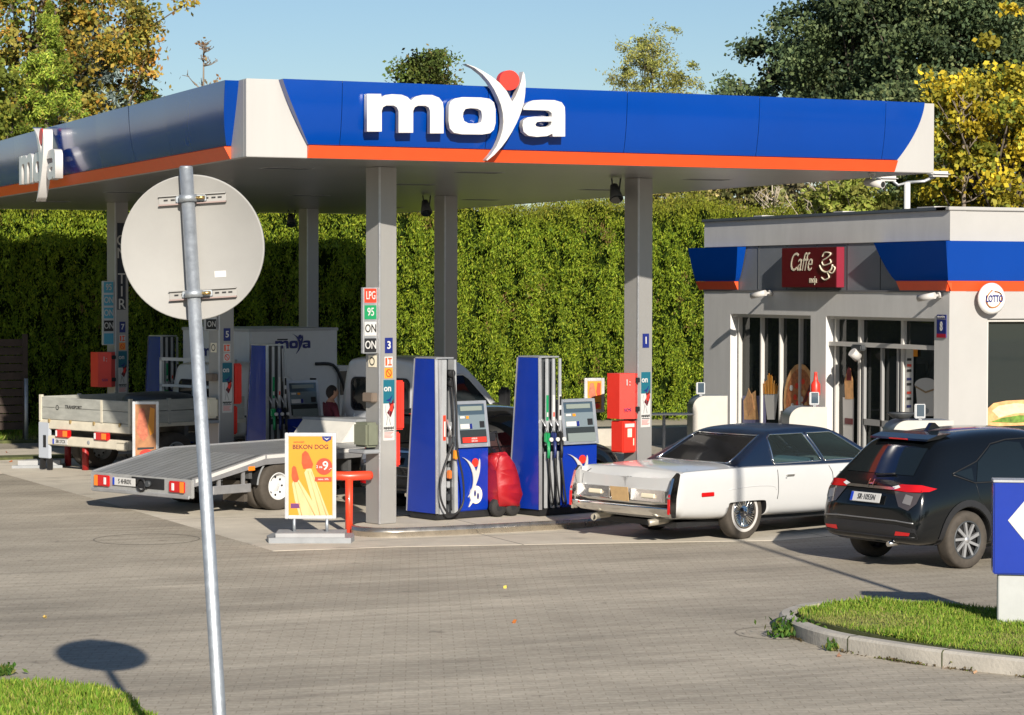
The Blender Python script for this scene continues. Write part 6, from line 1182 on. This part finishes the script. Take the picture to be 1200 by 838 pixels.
# dropside truck
q0 = atd(153, 500, 40.6); DD = R(24)
dt = thing('dropside_truck', (q0.x, q0.y, 0), DD, 'old white dropside truck with grey boards at the far left island', 'truck', 'trucks at the pumps'); W_ = 2.5; X0 = 0; dt.scale = (1, 1, .955)
BRD = mat('old_aluminium_board', (.40, .40, .36), .55, metal=.2, var=.18, vscale=3, stretch=(1, 1, 3)); OLDW = mat('old_white', (.60, .55, .44), .6, var=.12, vscale=4)
b = MB(); b.box((0, .02, .93), (.035, W_-.02, 1.14), BRD, .008); b.box((0, .02, 1.145), (.035, W_-.02, 1.33), BRD, .008); tg = b.build('tailgate', dt)
MB().box((-.012, -.01, .90), (.04, .05, 1.37), OLDW).build('corner_post', dt); MB().box((-.012, W_-.05, .90), (.04, W_+.01, 1.37), OLDW).build('corner_post', dt); MB().box((-.010, W_*.30, .93), (-.001, W_*.30+.05, 1.33), OLDW).build('centre_strap', dt)
text('lettering', 'TRANSPORT', .06, BLACK, tg, F((-.004, W_*.62, 1.17), (0, -1, 0)), bold=.01)
b = MB(); b.lathe([(.03, -.006), (.045, -.006)], BLACK, (0, W_*.80, 1.15), 'X', 16); b.build('round_mark', tg)
for y in (.25, .95, 1.6, 2.2): MB().box((-.03, y, .87), (0, y+.04, .94), mat('latch_brass', (.40, .30, .15), .5, metal=.5), .005).build('latch', dt)
for y0_ in (0, W_-.035):
    b = MB()
    for k in range(2): b.box((.05, y0_, .93+.215*k), (2.5, y0_+.035, 1.135+.205*k), BRD, .008)
    for x in (.8, 1.6): b.box((x, y0_-.006, .9), (x+.06, y0_+.041, 1.36), BRD)
    b.build('side_board', dt)
b = MB(); b.box((0, 0, .86), (2.55, W_, .925), OLDW, .01); b.box((-.015, 0, .76), (.05, W_, .90), OLDW, .01); b.build('bed_floor', dt)
b = MB(); b.box((-.03, .05, .47), (.08, W_-.25, .64), OLDW, .015); b.build('rear_bumper', dt)
b = MB(); b.lathe([(0, -.036), (.03, -.036), (.04, -.03)], GREYP, (0, 1.1, .56), 'X', 14); b.box((-.05, .05, .46), (.0, .35, .60), OLDW, .02); b.build('bumper_fitting', dt)
for y0_ in (.55, 1.62):
    b = MB(); b.box((-.07, y0_, .62), (.01, y0_+.36, .76), LAMPR, .012); L = b.build('tail_lamp', dt); b = MB(); b.box((-.076, y0_+.02, .64), (-.066, y0_+.14, .745), LAMPO, .003); b.box((-.076, y0_+.30, .64), (-.068, y0_+.345, .745), LAMPW, .003); b.build('indicator_lamp', L)
plate(dt, F((-.035, W_-.62, .545), (0, -1, 0)), 'SBI 27CX', .42, .10)
b = MB(); b.box((-.02, W_-.28, .22), (.04, W_+.02, .88), mat('old_white_cool', (.42, .45, .50), .5), .01)
b.prism([(W_-.20, .42), (W_-.12, .42), (W_-.12, .64), (W_-.20, .64)], BLACK, YZ(-.026), 0, .005); b.build('tool_box', dt); b = MB(); b.box((.0, W_-.26, .02), (.08, W_-.20, .22), BLACK); b.box((.0, W_-.06, .02), (.08, W_-.0, .22), BLACK); b.build('prop_leg', dt)
b = MB(); b.box((.2, .55, .52), (4.2, .65, .68), FR_); b.box((.2, W_-.65, .52), (4.2, W_-.55, .68), FR_)
for x in (.4, 1.2, 2.1): b.box((x, .05, .68), (x+.08, W_-.05, .86), FR_)
b.build('chassis_frame', dt)
for q, y in ((-1, .12), (-1, .36), (1, W_-.12), (1, W_-.36)): wheel(dt, 1.0, y, .37, .37, .21, q, 'truck', SILVER)
b = MB()
for y in (.25, .85, 1.35, W_-.25): b.box((2.46, y-.03, .93), (2.52, y+.03, 2.0), VANW)
b.box((2.46, .22, 1.94), (2.52, W_-.22, 2.0), VANW); b.box((2.46, .22, 1.45), (2.52, W_-.22, 1.5), VANW); b.build('headboard_rack', dt)
b = MB(); b.lathe([(0, 1.37), (.3, 1.40), (.55, 1.36), (.62, 1.30), (.62, 1.0), (0, 1.0)], DARKG, (1.7, W_*.55, 0), 'Z', 20); b.build('covered_load', dt)
before = set(bpy.data.objects); cab(dt, 2.58, VANW, 1.95, .95, .55, 1.35, .35)
for o in set(bpy.data.objects)-before:
    if o.parent == dt: o.location = (0, W_/2, 0)
# white box truck in the shade
q0 = atd(293, 430, 44.3); bt = thing('box_truck', (q0.x, q0.y, 0), R(20), 'white box truck lettered in dark blue standing in the shade', 'truck', 'trucks at the pumps')
W_ = 2.1; b = MB(); b.box((0, 0, .75), (2.05, W_, 2.40), mat('box_white', (.62, .63, .64), .4, var=.03), .03); bb_ = b.build('box_body', bt); b = MB(); b.box((-.01, -.01, 2.36), (2.06, W_+.01, 2.42), SILVER, .01); b.build('roof_rim', bt)
b = MB(); b.box((.62, -.006, 2.20), (.86, -.001, 2.225), BLACK); b.build('vent', bt)
for loc_, rz_ in (((.98, -.004, 2.13), 0), ((-.004, W_*.52, 1.98), -PI/2)): logo('x', loc_, rz_, .00088, None, mw=NAVY, mr=NAVY, thick=.006, parent=bt)
b = MB(); b.box((2.08, .05, .5), (2.5, W_-.05, 1.70), VANW, .05); b.box((2.3, .05, .4), (2.7, W_-.05, 1.1), VANW, .08); b.build('cab', bt); b = MB(); b.box((2.14, .045, 1.15), (2.42, .049, 1.6), GLOSSDK); b.build('side_window', bt)
b = MB(); b.box((2.5, -.22, 1.15), (2.58, -.04, 1.55), BLACK, .03); b.tube([(2.5, .05, 1.4), (2.54, -.1, 1.42)], .02, BLACK); b.build('wing_mirror', bt)
b = MB(); b.tube(smoothpts([(1.5, -.02, 1.75), (1.9, -.04, 1.72), (2.1, -.04, 1.45), (2.2, -.04, 1.2)], 4), .03, BLACK); b.build('hose', bt)
for q, y in ((-1, .12), (1, W_-.12)):
    for x in (.55, 2.3): wheel(bt, x, y, .35, .35, .21, q, 'truck', SILVER)
b = MB(); b.box((.1, .4, .45), (2.6, W_-.4, .75), FR_); b.build('chassis_frame', bt)
# ------------------------------------------------------------ person by the tow truck
q0 = atd(387, 480, 38.2); per = thing('person', (q0.x, q0.y, 0), R(5), 'person in a dark red T-shirt standing between flatbed truck and pump', 'person')
per.scale = (.93, .93, .93)
def skin_fig(name, nodes, edges, m, parent, sub=2):
    me = bpy.data.meshes.new(name); me.from_pydata([n_[0] for n_ in nodes], edges, []); o = link(name, me, parent); o.modifiers.new('k', 'SKIN'); sk_ = me.skin_vertices[0].data
    for i_, n_ in enumerate(nodes): sk_[i_].radius = (n_[1], n_[2] if len(n_) > 2 else n_[1]); sk_[i_].use_root = (i_ == 0)
    s_ = o.modifiers.new('s', 'SUBSURF'); s_.levels = sub; s_.render_levels = sub; out = evalmesh(o); bpy.data.objects.remove(o)
    out.materials.clear(); [out.materials.append(x) for x in (m if isinstance(m, list) else [m])]
    for p in out.polygons: p.use_smooth = True
    return out
nd = [((0, 0, .98), .125, .16), ((0, 0, 1.14), .11, .15), ((.01, 0, 1.32), .12, .18), ((.0, 0, 1.44), .07, .10), ((.01, 0, 1.52), .055), ((.03, 0, 1.58), .05),
      ((0, -.10, .92), .09), ((.03, -.11, .50), .06), ((.0, -.12, .10), .042), ((.12, -.12, .04), .038),
      ((0, .10, .92), .09), ((-.02, .11, .50), .06), ((-.05, .12, .10), .042), ((.07, .12, .04), .038),
      ((.0, -.20, 1.40), .058), ((.04, -.26, 1.14), .045), ((.26, -.22, 1.03), .034), ((.33, -.21, 1.01), .03),
      ((.0, .20, 1.40), .058), ((.05, .26, 1.14), .045), ((.25, .20, 1.06), .034), ((.32, .19, 1.05), .03)]
ed = [(0, 1), (1, 2), (2, 3), (3, 4), (4, 5), (0, 6), (6, 7), (7, 8), (8, 9), (0, 10), (10, 11), (11, 12), (12, 13), (3, 14), (14, 15), (15, 16), (16, 17), (3, 18), (18, 19), (19, 20), (20, 21)]
SHIRT = mat('shirt_maroon', (.10, .008, .018), .8); TROU = mat('trousers_dark', (.02, .025, .04), .8); SHOE = BLACK
me = skin_fig('body', nd, ed, [SKIN, SHIRT, TROU, SHOE], per)
for p in me.polygons:
    c = p.center; z = c.z; arm = abs(c.y) > .19
    p.material_index = 3 if z < .09 else 2 if z < .97 and not arm else (1 if z < 1.485 and (not arm or z > 1.20) else 0)
bo = link('body', me, per)
b = MB(); bm = bmesh.new(); bmesh.ops.create_uvsphere(bm, u_segments=20, v_segments=14, radius=1)
for v in bm.verts:
    x, y, z = v.co; v.co = ((.098*x*(1+.05*z)+(.012 if x > .8 and abs(z) < .3 else 0)), .076*y*(1-.12*max(0, -z)), .118*z)
    if x > .93 and abs(y) < .3: v.co.x += .014*(1-abs(z+.1)*2 if abs(z+.1) < .5 else 0)
bmesh.ops.translate(bm, vec=(.035, 0, 1.645), verts=bm.verts); b.merge(bm, SKIN, True); b.box((.128, -.009, 1.615), (.152, .009, 1.65), SKIN, .006)
for q in (1, -1): b.box((.02, q*.072, 1.62), (.055, q*.088, 1.68), SKIN, .007); b.box((.120, q*.032-.012, 1.65), (.131, q*.032+.012, 1.662), BLACK, .003)
b.box((.120, -.022, 1.583), (.131, .022, 1.590), mat('lips', (.35, .10, .08), .5)); hd_ = b.build('head', per)
b = MB(); bm = bmesh.new(); bmesh.ops.create_uvsphere(bm, u_segments=20, v_segments=14, radius=1)
for v in bm.verts: x, y, z = v.co; v.co = (.104*x, .083*y, .122*z)
bmesh.ops.bisect_plane(bm, geom=bm.verts[:]+bm.edges[:]+bm.faces[:], plane_co=(.05, 0, .03), plane_no=(.75, 0, -.65), clear_outer=True); bmesh.ops.translate(bm, vec=(.028, 0, 1.652), verts=bm.verts); b.merge(bm, mat('hair_dark', (.015, .01, .008), .8), True); b.build('hair', hd_)
for q, base_, s_ in ((-1, (.33, -.21, 1.01), 1), (1, (.32, .19, 1.05), 1)):
    nd2 = [(base_, .026, .034), ((base_[0]+.05, base_[1], base_[2]-.005), .018, .036), ((base_[0]+.085, base_[1], base_[2]-.01), .014, .036)]; ed2 = [(0, 1), (1, 2)]
    for k in range(4):
        y_ = base_[1]+(k-1.5)*.019; L_ = (.036, .042, .04, .03)[k]; i0 = len(nd2); nd2 += [((base_[0]+.09, y_, base_[2]-.012), .0095), ((base_[0]+.09+L_, y_, base_[2]-.025), .0085), ((base_[0]+.09+L_*1.2, y_, base_[2]-.055), .0075)]; ed2 += [(2, i0), (i0, i0+1), (i0+1, i0+2)]
    i0 = len(nd2); nd2 += [((base_[0]+.035, base_[1]+q*-.04, base_[2]-.01), .012), ((base_[0]+.07, base_[1]-q*.05, base_[2]-.035), .010)]; ed2 += [(0, i0), (i0, i0+1)]
    hm = skin_fig('hand', nd2, ed2, SKIN, per, 1); link('hand', hm, bo)
bpy.context.view_layer.update()
